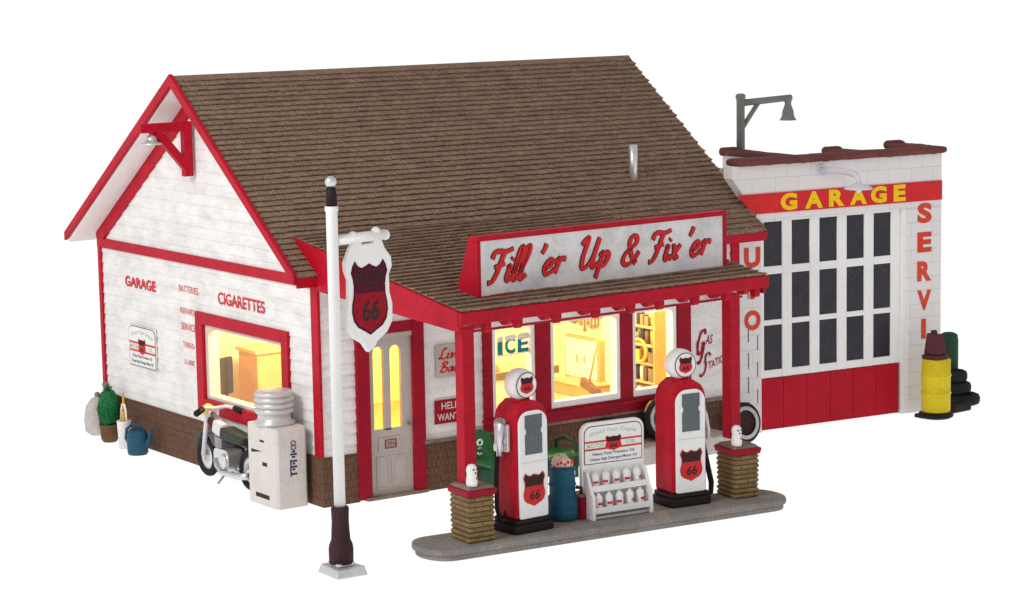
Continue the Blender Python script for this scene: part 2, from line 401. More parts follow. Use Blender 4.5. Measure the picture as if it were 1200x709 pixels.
# ------------------------------------------------------------------ clapboard wall maker
def clap_wall(mb, plane, u0, u1, z0, z1, holes=(), lap=0.155, zlim=None, off=0.0):
    """boards on a wall; plane 'front' (y=off, faces -y), 'left' (x=off, faces -x), 'right', 'back'"""
    zs = {z0, z1}
    k = math.floor(z0 / lap)
    while k * lap < z1:
        if k * lap > z0 + 1e-4: zs.add(k * lap)
        k += 1
    for h in holes: zs |= {h[2], h[3]}
    zs = sorted(z for z in zs if z0 - 1e-6 <= z <= z1 + 1e-6)
    us0 = sorted({h[0] for h in holes} | {h[1] for h in holes})
    def P(u, z, d):
        return {'front': (u, off - d, z), 'left': (off - d, u, z), 'right': (off + d, u, z), 'back': (u, off + d, z)}[plane]
    for a, b in zip(zs[:-1], zs[1:]):
        if b - a < 1e-4: continue
        base = math.floor((a + b) / 2 / lap) * lap
        d0 = 0.016 * (1 - (a - base) / lap) + .002; d1 = 0.016 * (1 - (b - base) / lap) + .002
        segs = []; cur = u0; m = (a + b) / 2
        for h in sorted(holes):
            if h[2] < m < h[3]:
                if h[0] > cur: segs.append((cur, h[0]))
                cur = max(cur, h[1])
        if cur < u1: segs.append((cur, u1))
        for s0, s1 in segs:
            if zlim:
                la, lb = zlim(a), zlim(b)
                q = [max(s0, la[0]), min(s1, la[1]), min(s1, lb[1]), max(s0, lb[0])]
                if q[0] >= q[1]: continue
                if q[3] > q[2]: q[2] = q[3] = (q[2] + q[3]) / 2
            else: q = [s0, s1, s1, s0]
            mb.add([P(q[0], a, d0), P(q[1], a, d0), P(q[2], b, d1), P(q[3], b, d1)], [(0, 1, 2, 3)])
            if abs(a - base) < 1e-4: mb.add([P(q[0], a, d0), P(q[1], a, d0), P(q[1], a, 0), P(q[0], a, 0)], [(0, 3, 2, 1)])

def slab_with_holes(mb, P, u0, u1, z0, z1, holes):
    us = sorted({u0, u1} | {h[i] for h in holes for i in (0, 1)}); zs = sorted({z0, z1} | {h[i] for h in holes for i in (2, 3)})
    for a, b in zip(us[:-1], us[1:]):
        for c, d in zip(zs[:-1], zs[1:]):
            m, n = (a + b) / 2, (c + d) / 2
            if any(h[0] < m < h[1] and h[2] < n < h[3] for h in holes): continue
            mb.add([P(a, c), P(b, c), P(b, d), P(a, d)], [(0, 1, 2, 3)])

def shingles(mb, P, N, u0, u1, length, rows, tabw, ulim=None):
    """P(u, s): point on the roof plane, s up the slope; N: normal.  Overlapping courses of separate tabs"""
    dr = length / rows; N = Vector(N)
    for r in range(rows):
        s0 = r * dr; s1 = min(s0 + dr * 1.25, length)
        u = u0 - (r % 2) * tabw * .5; row = 1 + random.uniform(-.05, .05)
        while u < u1:
            a, b = max(u, u0), min(u + tabw * random.uniform(.90, .95), u1); u += tabw
            if b - a < .02: continue
            j = random.uniform(-.006, .006); th = .042 + random.uniform(-.005, .005); t0 = th - .021; t1 = .008
            mb.c = (row * random.uniform(.92, 1.08),) * 3
            A, B = Vector(P(a, s0 + j)), Vector(P(b, s0 + j)); Cc, Dd = Vector(P(b, s1)), Vector(P(a, s1))
            mb.add([A + N * t0, B + N * t0, A + N * th, B + N * th, Cc + N * t1, Dd + N * t1], [(0, 1, 3, 2), (2, 3, 4, 5), (0, 2, 5), (1, 4, 3), (0, 5, 4, 1)])

# ------------------------------------------------------------------ SHOP BUILDING
shop = thing('shop_building', 'white clapboard filling station shop with brown shingle roof, red trim and a pump canopy', 'building')
GLZ = (.93, 2.08)
LIGHTS = [(2.66, 3.33), (3.63, 4.79), (5.05, 5.80)]
fh = [(.70, 1.37, 0, 2.13)] + [(a, b, GLZ[0], GLZ[1]) for a, b in LIGHTS]
lh = [(.93, 3.20, 1.0, 2.07)]
mb = MB(); clap_wall(mb, 'front', 0, W, ZB, 3.12, fh); mb.build('front_wall', M['white'], shop)
mb = MB(); clap_wall(mb, 'left', 0, L, ZB, 3.02, lh)
def gl(z):
    if z <= 3.02: return (-9, 99)
    y0 = (z - ZE) * (YR + EF) / (ZR - ZE) - EF + .06; y1 = L + EB - (z - ZE) * (L + EB - YR) / (ZR - ZE) - .06
    return (y0, y1)
clap_wall(mb, 'left', 0, L, 3.02, 5.40, (), zlim=gl); mb.build('side_wall', M['white'], shop)
mb = MB(); clap_wall(mb, 'right', 0, L, ZB, 3.02, (), off=W); clap_wall(mb, 'right', 0, L, 3.02, 5.40, (), zlim=gl, off=W); mb.build('side_wall', M['white'], shop)
mb = MB(); clap_wall(mb, 'back', 0, W, ZB, 3.0, (), off=L); mb.build('back_wall', M['white'], shop)
# brick base, left open for the door
mb = MB(); e = .035
mb.box(-e, .52, -e, .16, 0, ZB); mb.box(1.53, W - .01, -e, .16, 0, ZB)
mb.box(-e, .16, .16, L + e, 0, ZB); mb.box(W - .17, W - .01, .16, L + e, 0, ZB); mb.box(.16, W - .17, L - .14, L + e, 0, ZB)
mb.build('brick_base', M['brick'], shop)
mb = MB(); mb.box(1.53, W - .02, -.062, -.02, ZB - .012, ZB + .035); mb.build('base_ledge', M['captop'], shop)
# interior shell
IX0, IX1, IY0, IY1, IZ0, IZ1 = .17, 6.8, .17, 4.6, .30, 2.95
mb = MB()
slab_with_holes(mb, lambda u, z: (u, IY0, z), IX0, IX1, IZ0, IZ1, fh)
slab_with_holes(mb, lambda u, z: (IX0, u, z), IY0, IY1, IZ0, IZ1, lh)
mb.add([(IX1, IY0, IZ0), (IX1, IY1, IZ0), (IX1, IY1, IZ1), (IX1, IY0, IZ1)], [(0, 1, 2, 3)])
mb.add([(IX0, IY1, IZ0), (IX1, IY1, IZ0), (IX1, IY1, IZ1), (IX0, IY1, IZ1)], [(0, 1, 2, 3)])
for a, b, c, d in fh[1:] + fh[:1]:     # reveals between outer boards and inner plaster
    for q in ([(a, 0, c), (a, IY0, c), (a, IY0, d), (a, 0, d)], [(b, 0, c), (b, IY0, c), (b, IY0, d), (b, 0, d)],
              [(a, 0, c), (b, 0, c), (b, IY0, c), (a, IY0, c)], [(a, 0, d), (b, 0, d), (b, IY0, d), (a, IY0, d)]): mb.add(q, [(0, 1, 2, 3)])
mb.build('interior_wall', M['cream'], shop)
mb = MB(); mb.box(IX0, IX1, IY0, IY1, IZ0 - .05, IZ0); mb.build('interior_floor', M['tan'], shop)
mb = MB(); mb.box(IX0, IX1, IY0, IY1, IZ1, IZ1 + .05); mb.build('interior_ceiling', M['intwhite'], shop)

# roof: shingles are the part, boards and soffits its sub-parts
fs = math.hypot(YR + EF, ZR - ZE); bs = math.hypot(L + EB - YR, ZR - ZE)
nf = Vector((0, -(ZR - ZE), YR + EF)).normalized(); nb_ = Vector((0, (ZR - ZE), L + EB - YR)).normalized()
mb = MB()
shingles(mb, lambda u, s: (u, -EF + (YR + EF) * s / fs, ZE + (ZR - ZE) * s / fs), nf, -OXL + .01, W + OXR, fs, 39, .14)
shingles(mb, lambda u, s: (W - u, L + EB - (L + EB - YR) * s / bs, ZE + (ZR - ZE) * s / bs), nb_, -OXL, W + OXR, bs, 41, .14)
mb.c = (.9,) * 3
mb.prism([(YR - .10, ZR - .055), (YR, ZR + .035), (YR + .10, ZR - .06)], 'x', -OXL, W + OXR)
roof = mb.build('roof', M['shingle'], shop, tone=True)
t = .10
mb = MB(); mb.prism([(-EF + .01, ZE - .002), (YR, ZR - .002), (L + EB - .01, ZE - .002), (L + EB - .01, ZE - t), (YR, ZR - t * 1.25), (-EF + .01, ZE - t)], 'x', -OXL + .035, W + OXR - .035)
mb.build('soffit', M['soffit'], roof)
bw = .085
for x0, x1, rise in ((-OXL - .03, -OXL + .03, .048), (W + OXR - .03, W + OXR - .002, 0)):
    mb = MB(); mb.prism([(-EF - .02, ZE + .004 + rise), (YR, ZR + .012 + rise), (L + EB + .02, ZE + .004 + rise), (L + EB + .02, ZE - bw * .9), (YR, ZR - bw * 1.25), (-EF - .02, ZE - bw * .9)], 'x', x0, x1)
    mb.build('bargeboard', M['red'], roof, bevel=.008)
mb = MB(); mb.box(-OXL + .031, W + OXR - .031, -EF - .018, -EF + .02, ZE - .125, ZE + .0); mb.build('fascia', M['red'], roof)

# trims on the left wall
mb = MB(); mb.box(-.045, -.002, -.03, .15, ZB, 2.95); mb.build('corner_trim', M['red'], shop, bevel=.006)
mb = MB(); mb.box(-.045, -.002, L - .07, L + .03, ZB, 2.86); mb.build('corner_trim', M['red'], shop, bevel=.006)
mb = MB(); mb.box(W - .13, W + .02, -.045, -.002, ZB, 3.0); mb.build('corner_trim', M['red'], shop, bevel=.006)
mb = MB(); mb.box(-.050, -.002, .152, L + .03, 2.862, 3.0); mb.build('band_board', M['red'], shop, bevel=.006)
def rake(y0, z0, y1, z1, w):
    d = Vector((y1 - y0, z1 - z0)).normalized(); n = Vector((d.y, -d.x));
    if n.y > 0: n = -n
    return [(y0, z0), (y1, z1), (y1 + 0, z1 - w / abs(n.y)), (y0, z0 - w / abs(n.y))]
so = .10
mb = MB(); mb.prism([(L + .03, zroof(L + .03) - so), (YR, ZR - so * 1.25), (YR, ZR - so * 1.25 - .22), (L - .20, 3.001), (L + .03, 3.001)], 'x', -.055, -.004); mb.build('gable_trim', M['red'], shop)
mb = MB(); mb.prism([(-.03, zroof(-.03) - so), (YR, ZR - so * 1.25), (YR, ZR - so * 1.25 - .22), (.24, zroof(-.03) - so - .02), (-.03, zroof(-.03) - so - .02)], 'x', -.055, -.004); mb.build('gable_trim', M['red'], shop)

# side window
mb = MB(); tx0, tx1 = -.055, -.003
mb.box(tx0, tx1, .77, .95, .80, 2.22); mb.box(tx0, tx1, 3.18, 3.38, .80, 2.22); mb.box(tx0, tx1, .952, 3.178, 2.055, 2.22); mb.box(tx0, tx1, .952, 3.178, .80, 1.0)
sw = mb.build('side_window', M['red'], shop, bevel=.006)
mb = MB(); mb.box(.002, .165, 3.1, 3.198, 1.0, 2.07); mb.box(.002, .165, .932, .97, 1.0, 2.07); mb.box(.002, .165, .97, 3.1, 2.0, 2.068); mb.box(.002, .165, .97, 3.1, 1.002, 1.05)
mb.build('sash', M['cabinet'], sw)
mb = MB(); mb.box(.13, .138, .97, 3.1, 1.05, 2.0); mb.build('pane', M['glass'], sw)

# front window
mb = MB(); y0, y1 = -.06, -.003; fz0, fz1 = .70, 2.26
xs = [2.50, 2.64, 3.35, 3.61, 4.81, 5.03, 5.83, 6.08]
for i in range(0, 8, 2): mb.box(xs[i], xs[i + 1], y0, y1, .87, fz1)
for i in range(1, 7, 2): mb.box(xs[i], xs[i + 1], y0, y1, 2.10, fz1 - .002)
mb.box(xs[0], xs[7], y0 - .01, y1, fz0 - .02, .87)
mb.box(xs[0] - .02, xs[7] + .02, y0 - .045, y1, .80, .84)
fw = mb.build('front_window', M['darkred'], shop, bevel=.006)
for a, b in LIGHTS:
    mb = MB(); q = .055
    mb.box(a - .02, a + q * .7, -.045, .10, .872, 2.098); mb.box(b - q * .7, b + .02, -.045, .10, .872, 2.098)
    mb.box(a + q * .7, b - q * .7, -.045, .10, 2.06, 2.098); mb.box(a + q * .7, b - q * .7, -.045, .10, .872, .96)
    mb.build('sash', M['trimwhite'], fw, bevel=.004)
for a, b in LIGHTS:
    mb = MB(); mb.box(a + .04, b - .04, .03, .038, .96, 2.06); mb.build('pane', M['glass'], fw)

# door
DX0, DX1, DZ = .70, 1.37, 2.13
def arched(x0, x1, z0, z1, r=None, n=8):
    r = (x1 - x0) / 2 if r is None else r; pts = []
    for cx, cz, a0 in ((x1 - r, z1 - r, 0), (x0 + r, z1 - r, 90), (x0 + .03, z0 + .03, 180), (x1 - .03, z0 + .03, 270)):
        rr = r if cz > (z0 + z1) / 2 else .03
        for k in range(n + 1):
            a = radians(a0 + 90 * k / n); pts.append((cx + rr * cos(a), cz + rr * sin(a)))
    return pts
mb = MB()
P1, P2 = (.785, .945, .92, 2.02), (1.045, 1.215, .92, 2.02)
dy0, dy1 = .0, .05
mb.box(DX0, P1[0], dy0, dy1, .04, DZ); mb.box(P1[1], P2[0], dy0, dy1, .9, DZ); mb.box(P2[1], DX1, dy0, dy1, .04, DZ)
mb.box(P1[0], P2[1], dy0, dy1, .04, .92)
mb.box(P1[0], P1[1], dy0, dy1, 2.02, DZ); mb.box(P2[0], P2[1], dy0, dy1, 2.02, DZ)
for p in (P1, P2):      # spandrels that round the glass tops
    cx = (p[0] + p[1]) / 2; r = (p[1] - p[0]) / 2; cz = p[3] - r
    for s in (-1, 1):
        arc = [(cx + s * r * sin(radians(a)), cz + r * cos(radians(a))) for a in range(0, 91, 15)]
        mb.prism(arc + [(cx + s * r, p[3])], 'y', dy0 + .001, dy1 - .001)
door = mb.build('door', M['doorgrey'], shop)
for p in (P1, P2):
    mb = MB(); mb.prism(arched(*p), 'y', .02, .026); mb.build('pane', M['amber'], door)
mb = MB(); mb.box(.84, 1.17, -.014, dy0, .62, .80); mb.mi = 1
for a, b, c, d in ((.93, 1.11, .655, .668), (.93, 1.11, .762, .775), (.93, .943, .668, .762), (1.097, 1.11, .668, .762)): mb.box(a, b, -.02, -.014, c, d)
mb.mi = 2; put_text(mb, frame((.95, -.0165, .68), (1, 0, 0), (0, 0, 1)), 'OPEN', 0, .14, 0, .07, 0, 0)
mb.build('mail_slot', [M['doorgrey'], M['darkred'], M['drumbrown']], door, bevel=0)
mb = MB()
for a, b in ((.80, 1.00), (1.04, 1.25)):
    for q in ((a, b, .12, .14), (a, b, .53, .55), (a, a + .02, .14, .53), (b - .02, b, .14, .53)): mb.box(q[0], q[1], -.012, dy0, q[2], q[3])
mb.build('raised_panel', M['doorgrey'], door)
mb = MB(); mb.ball((1.30, -.04, .96), .026, 12); mb.tube([(1.30, 0, .96), (1.30, -.04, .96)], .011); mb.build('handle', M['olive'], door)
mb = MB(); mb.box(.50, .70, -.06, .03, .02, 2.34); mb.box(1.372, 1.55, -.06, .03, .02, 2.34); mb.box(.702, 1.37, -.055, .03, 2.19, 2.335)
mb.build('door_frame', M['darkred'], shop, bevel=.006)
mb = MB(); mb.box(.702, 1.37, -.04, .03, 2.13, 2.188); mb.build('door_header', M['doorgrey'], shop)
mb = MB(); mb.box(.60, 1.55, -.10, .05, 0, .04); mb.build('door_sill', M['captop'], shop, bevel=.01)

# canopy in its own slightly skewed frame
CO = (.0227, -3.282); CT = -2.2093
crot = Matrix.Rotation(radians(-CT) * -1, 4, 'Z') if False else Matrix.Rotation(radians(2.2093), 4, 'Z')
CW = 4.874; CB = 3.80; sl = .162
def cz(b): return 2.90 + sl * b
mb = MB(); sn = Vector((0, -sl, 1)).normalized(); clen = math.hypot(CB, CB * sl)
shingles(mb, lambda u, s: (u, CB * s / clen, cz(CB * s / clen)), sn, 0, CW, clen, 27, .145)
canopy = mb.build('canopy', M['shingle'], shop, loc=(CO[0], CO[1], 0), rot=(0, 0, radians(2.2093)), tone=True)
mb = MB(); mb.hexa([(.03, .05, 2.76), (CW - .03, .05, 2.76), (CW - .03, 3.27, 2.95), (.03, 3.27, 2.95)], [(.03, .05, cz(.05) - .003), (CW - .03, .05, cz(.05) - .003), (CW - .03, CB, cz(CB) - .003), (.03, CB, cz(CB) - .003)])
mb.build('soffit', M['soffit'], canopy)
mb = MB(); mb.box(-.02, CW + .02, -.02, .045, 2.752, 2.905); mb.build('fascia', M['red'], canopy, bevel=.012)
for a0, a1 in ((-.022, .028), (CW - .028, CW + .022)):
    mb = MB(); mb.prism([(.047, 2.665), (.047, cz(.047) + .004), (3.72, cz(3.72) + .006), (3.30, 3.02), (3.22, 2.865)], 'x', a0, a1); mb.build('side_fascia', M['red'], canopy, bevel=.008)
mb = MB(); mb.box(.40, CW - .02, .46, .53, 2.60, 2.765); mb.build('header', M['trimwhite'], canopy)
mb = MB(); mb.box(.40, CW - .02, .45, .54, 2.572, 2.598); mb.build('header_trim', M['red'], canopy)
prof = [(.047, 2.80), (.047, 2.70), (.055, 2.645), (.085, 2.62), (.125, 2.635), (.15, 2.69), (.18, 2.735), (.21, 2.735), (.235, 2.69), (.28, 2.64), (.35, 2.635), (.41, 2.67), (.44, 2.80)]
for a in (.42, .89, 1.48, 2.09, 2.65, 3.12, 3.71, 4.24, 4.75):
    mb = MB(); mb.prism(prof, 'x', a - .05, a + .05); mb.build('corbel', M['red'], canopy, bevel=.008)
for a, b in ((.175, .20), (4.42, .20)):
    mb = MB(); h = .085
    mb.box(a - h, a + h, b - h, b + h, .80, 2.70); mb.build('post', M['red'], canopy, bevel=.012)

# vent pipe and painted lettering on the building
mb = MB(); mb.lathe([(.062, 3.70), (.062, 4.34), (.05, 4.345), (.05, 4.20), (.001, 4.20)], (5.8, .89, 0), 16); mb.build('vent_pipe', M['silver'], shop)
FL = frame((-.0205, 0, 0), (0, -1, 0), (0, 0, 1))     # left wall, reader's right is -y
for s, ya, yb, za, zb_, bold in (('GARAGE', 5.63, 4.63, 2.35, 2.51, .03), ('CIGARETTES', 2.73, 1.41, 2.385, 2.555, .02),
                      ('BATTERIES', 3.90, 3.32, 2.445, 2.54, .0), ('REPAIRS', 3.88, 3.45, 2.135, 2.22, .0), ('SERVICE', 3.87, 3.44, 1.905, 2.0, .0), ('TIRES', 3.84, 3.50, 1.655, 1.735, .0), ('LUBE', 3.80, 3.50, 1.415, 1.485, .0)):
    mb = MB(); put_text(mb, FL, s, -ya, -yb, za, zb_, .0, bold); mb.build('painted_lettering', M['signred'], shop)
FF = frame((0, -.0205, 0), (1, 0, 0), (0, 0, 1))
mb = MB()
FG = FF @ Matrix.Rotation(radians(9), 4, 'Z') if False else FF
put_brush(mb, FG, 'G', 6.20, 6.35, 1.34, .36, .0, .085, .12)
put_text(mb, FG, 'AS', 6.37, 6.49, 1.48, 1.61, .001, .01, .2)
mb.build('painted_lettering', M['darkred'], shop); mb = MB()
put_brush(mb, FG, 'S', 6.27, 6.42, 1.07, .28, .002, .085, .12)
mb.build('painted_lettering', M['darkred'], shop); mb = MB()
FS = FF @ Matrix.Translation((6.44, 1.12, 0)) @ Matrix.Rotation(radians(16), 4, 'Z')
put_text(mb, FS, 'TATION', -.02, .36, -.01, .10, .003, .01, .25)
mb.build('painted_lettering', M['darkred'], shop)

# ICE lettering on the window glass
mb = MB(); FI = frame((0, .026, 0), (1, 0, .03), (0, 0, 1))
for ch, a, b in (('I', 2.785, 2.86), ('C', 2.91, 3.07), ('E', 3.12, 3.285)):
    mb.mi = 2; put_text(mb, FI, ch, a - .006, b + .008, 1.61, 1.835, .0, .03)
    mb.mi = 0; put_text(mb, FI, ch, a, b, 1.62, 1.83, .003, .03)
    mb.mi = 1; put_poly(mb, FI, [(a - .012, 1.80), (a + .02, 1.785), (a + (b - a) * .45, 1.805), (b - .02, 1.79), (b + .02, 1.81), (b + .02, 1.85), (b - .02, 1.872), (a + .02, 1.868), (a - .012, 1.845)], .006)
mb.mi = 1; put_poly(mb, FI, [(2.75, 1.59), (3.32, 1.59), (3.33, 1.612), (2.76, 1.607)], .007)
tag(mb.build('ice_lettering', [M['teal'], M['intwhite'], M['ink']], fw), 'teal ICE lettering capped with white snow on the glass')

# ------------------------------------------------------------------ interior furnishing
o = thing('wall_cupboard', 'white two door cupboard framed in orange wood hanging inside the shop', 'cupboard', (6.8, 3.43, .51))
mb = MB(); mb.box(-.10, -.01, -.47, .44, -.04, .64); mb.build('carcass', M['orangewood'], o)
for s in (-1, 1):
    mb = MB(); mb.box(-.12, -.10, min(s * .01, s * .40), max(s * .01, s * .40), .0, .60); d = mb.build('door', M['intwhite'], o)
    mb = MB(); mb.box(-.135, -.12, s * .10 - .015, s * .10 + .015, .24, .36); mb.build('handle', M['orangewood'], d)
o = thing('hanging_tools', 'row of dark hand tools hanging above the cupboard inside the shop', 'tools', (6.78, 3.4, 1.2))
mb = MB(); mb.box(-.03, 0, -.40, .40, .30, .33); mb.build('rail', M['olive'], o)
for k in range(9):
    y = -.36 + k * .09; l = random.uniform(.10, .26)
    mb = MB(); mb.box(-.05, -.03, y - .012, y + .012, .32 - l, .32); mb.box(-.055, -.03, y - .028, y + .028, .30 - l, .345 - l); mb.build('tool', M['olive'], o)
o = thing('broom', 'broom leaning across the cupboard inside the middle window', 'broom')
mb = MB(); mb.tube([(6.0, 1.97, 1.62), (6.0, 2.3, .66)], .016); mb.build('handle', M['orangewood'], o)
mb = MB(); mb.hexa([(5.94, 2.02, .46), (6.06, 2.02, .46), (6.06, 2.46, .60), (5.94, 2.46, .60)], [(5.96, 2.08, .58), (6.04, 2.08, .58), (6.04, 2.46, .72), (5.96, 2.46, .72)]); mb.build('bristles', M['brown'], o)
o = thing('storage_chest', 'low orange wooden chest under the cupboard inside the shop', 'chest', (6.5, 3.2, .30))
mb = MB(); mb.box(-.2, .28, -.45, .5, 0, .17); mb.build('body', M['orangewood'], o, bevel=.01)
mb = MB(); mb.box(-.22, .28, -.47, .52, .172, .20); mb.build('lid', M['tan'], o, bevel=.006)
o = thing('counter', 'shop counter with a dark top behind the left front window', 'counter', (3.9, 1.45, .30))
mb = MB(); mb.box(-1.0, .75, -.12, .22, 0, .78); mb.build('cabinet', M['intwhite'], o)
mb = MB(); mb.box(-1.05, .82, -.16, .26, .782, .90); mb.build('countertop', M['olive'], o, bevel=.01)
o = thing('till', 'old cash till standing on the shop counter', 'cash till', (3.55, 1.5, 1.2))
mb = MB(); mb.prism([(-.14, 0), (.14, 0), (.14, .28), (.02, .28), (-.14, .10)], 'x', -.16, .16); mb.build('body', M['orangewood'], o, bevel=.01)
mb = MB(); mb.box(-.1, .1, .04, .10, .282, .36); mb.build('display', M['cream'], o)
o = thing('stock_shelf', 'tall stock shelf full of cans and boxes inside the right window', 'shelf', (6.62, 1.9, .30))
for ya in (-.62, .38):
    mb = MB(); mb.box(-.16, .15, ya, ya + .04, 0, 1.5); mb.build('upright', M['orangewood'], o)
for k in range(5):
    mb = MB(); mb.box(-.17, .15, -.58, .38, .12 + k * .28, .15 + k * .28); mb.build('shelf_board', M['orangewood'], o)
shelf_goods = 0
goods = []
gm = [M['olive'], M['brown'], M['chairdark'], M['ochre'], M['intwhite'], M['olive']]
mbc = MB(); mbc.lathe([(.001, 0), (.05, 0), (.05, .14), (.001, .14)], n=12); 
for k in range(5):
    y = -.50
    while y < .34:
        r = random.random(); h = random.uniform(.12, .21); w = random.uniform(.03, .06)
        mb = MB()
        if r < .5: mb.lathe([(w, 0), (w, h), (w * .6, h + .015)], n=10)
        else: mb.box(-.06, .06, -w, w, 0, h)
        g = mb.build('shelf_tin' if r < .5 else 'shelf_carton', gm[random.randrange(6)], loc=(6.53, 1.9 + y, .30 + .153 + k * .28))
        tag(g, ('round stock tin' if r < .5 else 'square stock carton') + ' on the shelf behind the right shop window', 'tin' if r < .5 else 'carton', 'round tins stocked on the shop shelf' if r < .5 else 'square cartons stocked on the shop shelf')
        y += w * 2 + random.uniform(.015, .05)
mb = MB(); mb.tube([(6.3 + .0 * k, 1.45 + .17 * cos(k * pi / 9), 1.22 + .17 * sin(k * pi / 9)) for k in range(18)], .025, closed=True)
tag(mb.build('fan_belt', M['ochre']), 'ring shaped ochre fan belt hanging inside the right shop window', 'belt')
o = thing('office_chair', 'dark office chair seen through the side window', 'chair', (.62, 3.55, .30), 20)
mb = MB(); mb.box(-.16, .16, -.16, .16, .44, .50); mb.build('seat', M['chairdark'], o, bevel=.02)
mb = MB(); mb.box(-.16, .14, .12, .18, .62, 1.16); mb.build('backrest', M['chairdark'], o, bevel=.03)
mb = MB(); mb.tube([(0, 0, .05), (0, 0, .44)], .03); mb.box(-.02, .02, .13, .16, .50, .62); mb.build('stem', M['chairdark'], o)
mb = MB()
for k in range(5): mb.bar((0, 0, .06), (.22 * cos(k * 1.257), .22 * sin(k * 1.257), .02), .04, .04)
mb.build('base', M['chairdark'], o)
o = thing('wardrobe', 'orange wooden cupboard seen through the side window', 'cupboard', (1.32, 3.75, .30))
mb = MB(); mb.box(-.34, .80, -.25, .3, 0, 1.18); mb.build('body', M['orangewood'], o)
mb = MB(); mb.box(-.38, .84, -.29, .32, 1.182, 1.23); mb.build('top', M['tan'], o)

# ------------------------------------------------------------------ signs on the front wall, poster on the side wall
o = thing('bait_sign', 'cream bait notice with red brush lettering above the red help notice', 'sign', (1.985, -.026, 1.73))
mb = MB(); mb.box(-.245, .245, -.012, 0, -.22, .22); mb.build('board', M['doorgrey'], o)
mb = MB(); F = frame((0, -.014, 0), (1, 0, 0), (0, 0, 1)); put_brush(mb, F, 'Live', -.20, .14, .03, .14, 0, .16, .3); mb.build('lettering', M['signred'], o); mb = MB(); put_brush(mb, F, 'Bait', -.19, .16, -.15, .13, 0, .16, .3)
mb.build('lettering', M['signred'], o)
o = thing('help_sign', 'red help wanted notice with pale lettering beside the door', 'sign', (1.985, -.026, 1.045))
mb = MB(); mb.box(-.275, .275, -.012, 0, -.16, .16); mb.build('board', M['darkred'], o)
mb = MB(); F = frame((0, -.014, 0), (1, 0, 0), (0, 0, 1)); put_text(mb, F, 'HELP', -.17, .10, .03, .125, 0, .01); mb.build('lettering', M['cabinet'], o); mb = MB(); put_text(mb, F, 'WANTED', -.235, .235, -.12, -.025, 0, .01)
mb.build('lettering', M['cabinet'], o)

def rrect(x0, x1, y0, y1, r, n=5, rb=None):
    rb = r if rb is None else rb; pts = []
    for cx, cy, a0, q in ((x1 - r, y1 - r, 0, r), (x0 + r, y1 - r, 90, r), (x0 + rb, y0 + rb, 180, rb), (x1 - rb, y0 + rb, 270, rb)):
        for k in range(n + 1):
            a = radians(a0 + 90 * k / n); pts.append((cx + q * cos(a), cy + q * sin(a)))
    return pts
def oil_advert(mb, F, w, h, lift):
    """motor oil advert: dark rule, arched green words, two red bars, shield, two lines of small print.
    material slots: 0-4 emblem, 5 board white, 6 green"""
    a = rrect(-w / 2, w / 2, 0, h, w * .12, rb=w * .02); q = w * .012
    b = rrect(-w / 2 + q, w / 2 - q, q, h - q, w * .11, rb=w * .02)
    mb.mi = 3; put_poly(mb, F, a, lift); mb.mi = 5; put_poly(mb, F, b, lift + .002)
    mb.mi = 0
    for y in (.56, .36): put_poly(mb, F, [(-w / 2 + q, h * y), (w / 2 - q, h * y), (w / 2 - q, h * (y + .05)), (-w / 2 + q, h * (y + .05))], lift + .004)
    mb.mi = 6
    put_text(mb, F, 'Shield Your Engine', -w * .40, w * .40, h * .79, h * .92, lift + .004, .0, 0, h * .10)
    put_text(mb, F, 'MOTOR', -w * .45, -w * .15, h * .43, h * .54, lift + .004, .01); put_text(mb, F, 'OIL', w * .22, w * .40, h * .43, h * .54, lift + .004, .01)
    put_shield(mb, F, 0, h * .51, w * .28, h * .40, lift + .007)
    mb.mi = 3
    put_text(mb, F, 'Heavy Duty Premium Oil', -w * .36, w * .36, h * .20, h * .295, lift + .004, .012)
    put_text(mb, F, 'Unique High Detergent Motor Oil', -w * .40, w * .40, h * .065, h * .16, lift + .004, .012)
ADV = lambda: EMB() + [M['trimwhite'], M['green_ink']]
o = thing('oil_poster', 'small motor oil poster with red bars on the clapboard side wall', 'poster', (-.03, 5.10, 1.20))
mb = MB(); mb.box(-.008, .006, -.44, .44, 0, .60); mb.build('board', M['white'], o)
mb = MB(); oil_advert(mb, frame((-.010, 0, 0), (0, -1, 0), (0, 0, 1)), .86, .59, .001); mb.build('print', [*EMB(), M['white'], M['green_ink']], o)

# ------------------------------------------------------------------ roof sign
o = thing('roof_sign', 'long white sign with red brush lettering in a red frame standing on the canopy', 'sign', (.53, -2.838, 2.94), 3.951)
SW, SH = 4.127, .788
mb = MB(); f = .062
mb.box(0, SW, -.03, .03, 0, f); mb.box(0, SW, -.03, .03, SH - f, SH); mb.box(0, f, -.03, .03, f, SH - f); mb.box(SW - f, SW, -.03, .03, f, SH - f)
for a0, a1 in ((.001, .05), (SW - .05, SW - .001)): mb.prism([(.031, -.0), (.031, SH - .001), (.13, SH - .001), (.40, .06)], 'x', a0, a1)
mb.box(.05, SW - .05, .031, .13, SH - .03, SH - .002)
mb.build('frame', M['red'], o, bevel=.008)
mb = MB(); mb.box(f, SW - f, -.012, .02, f, SH - f); mb.build('board', M['signwhite'], o)
mb = MB(); mb.add([(.05, .13, SH - .03), (SW - .05, .13, SH - .03), (SW - .05, .40, .06), (.05, .40, .06)], [(0, 1, 2, 3)]); mb.build('back_panel', M['darkred'], o)
F = frame((0, -.014, 0), (1, 0, 0), (0, 0, 1))
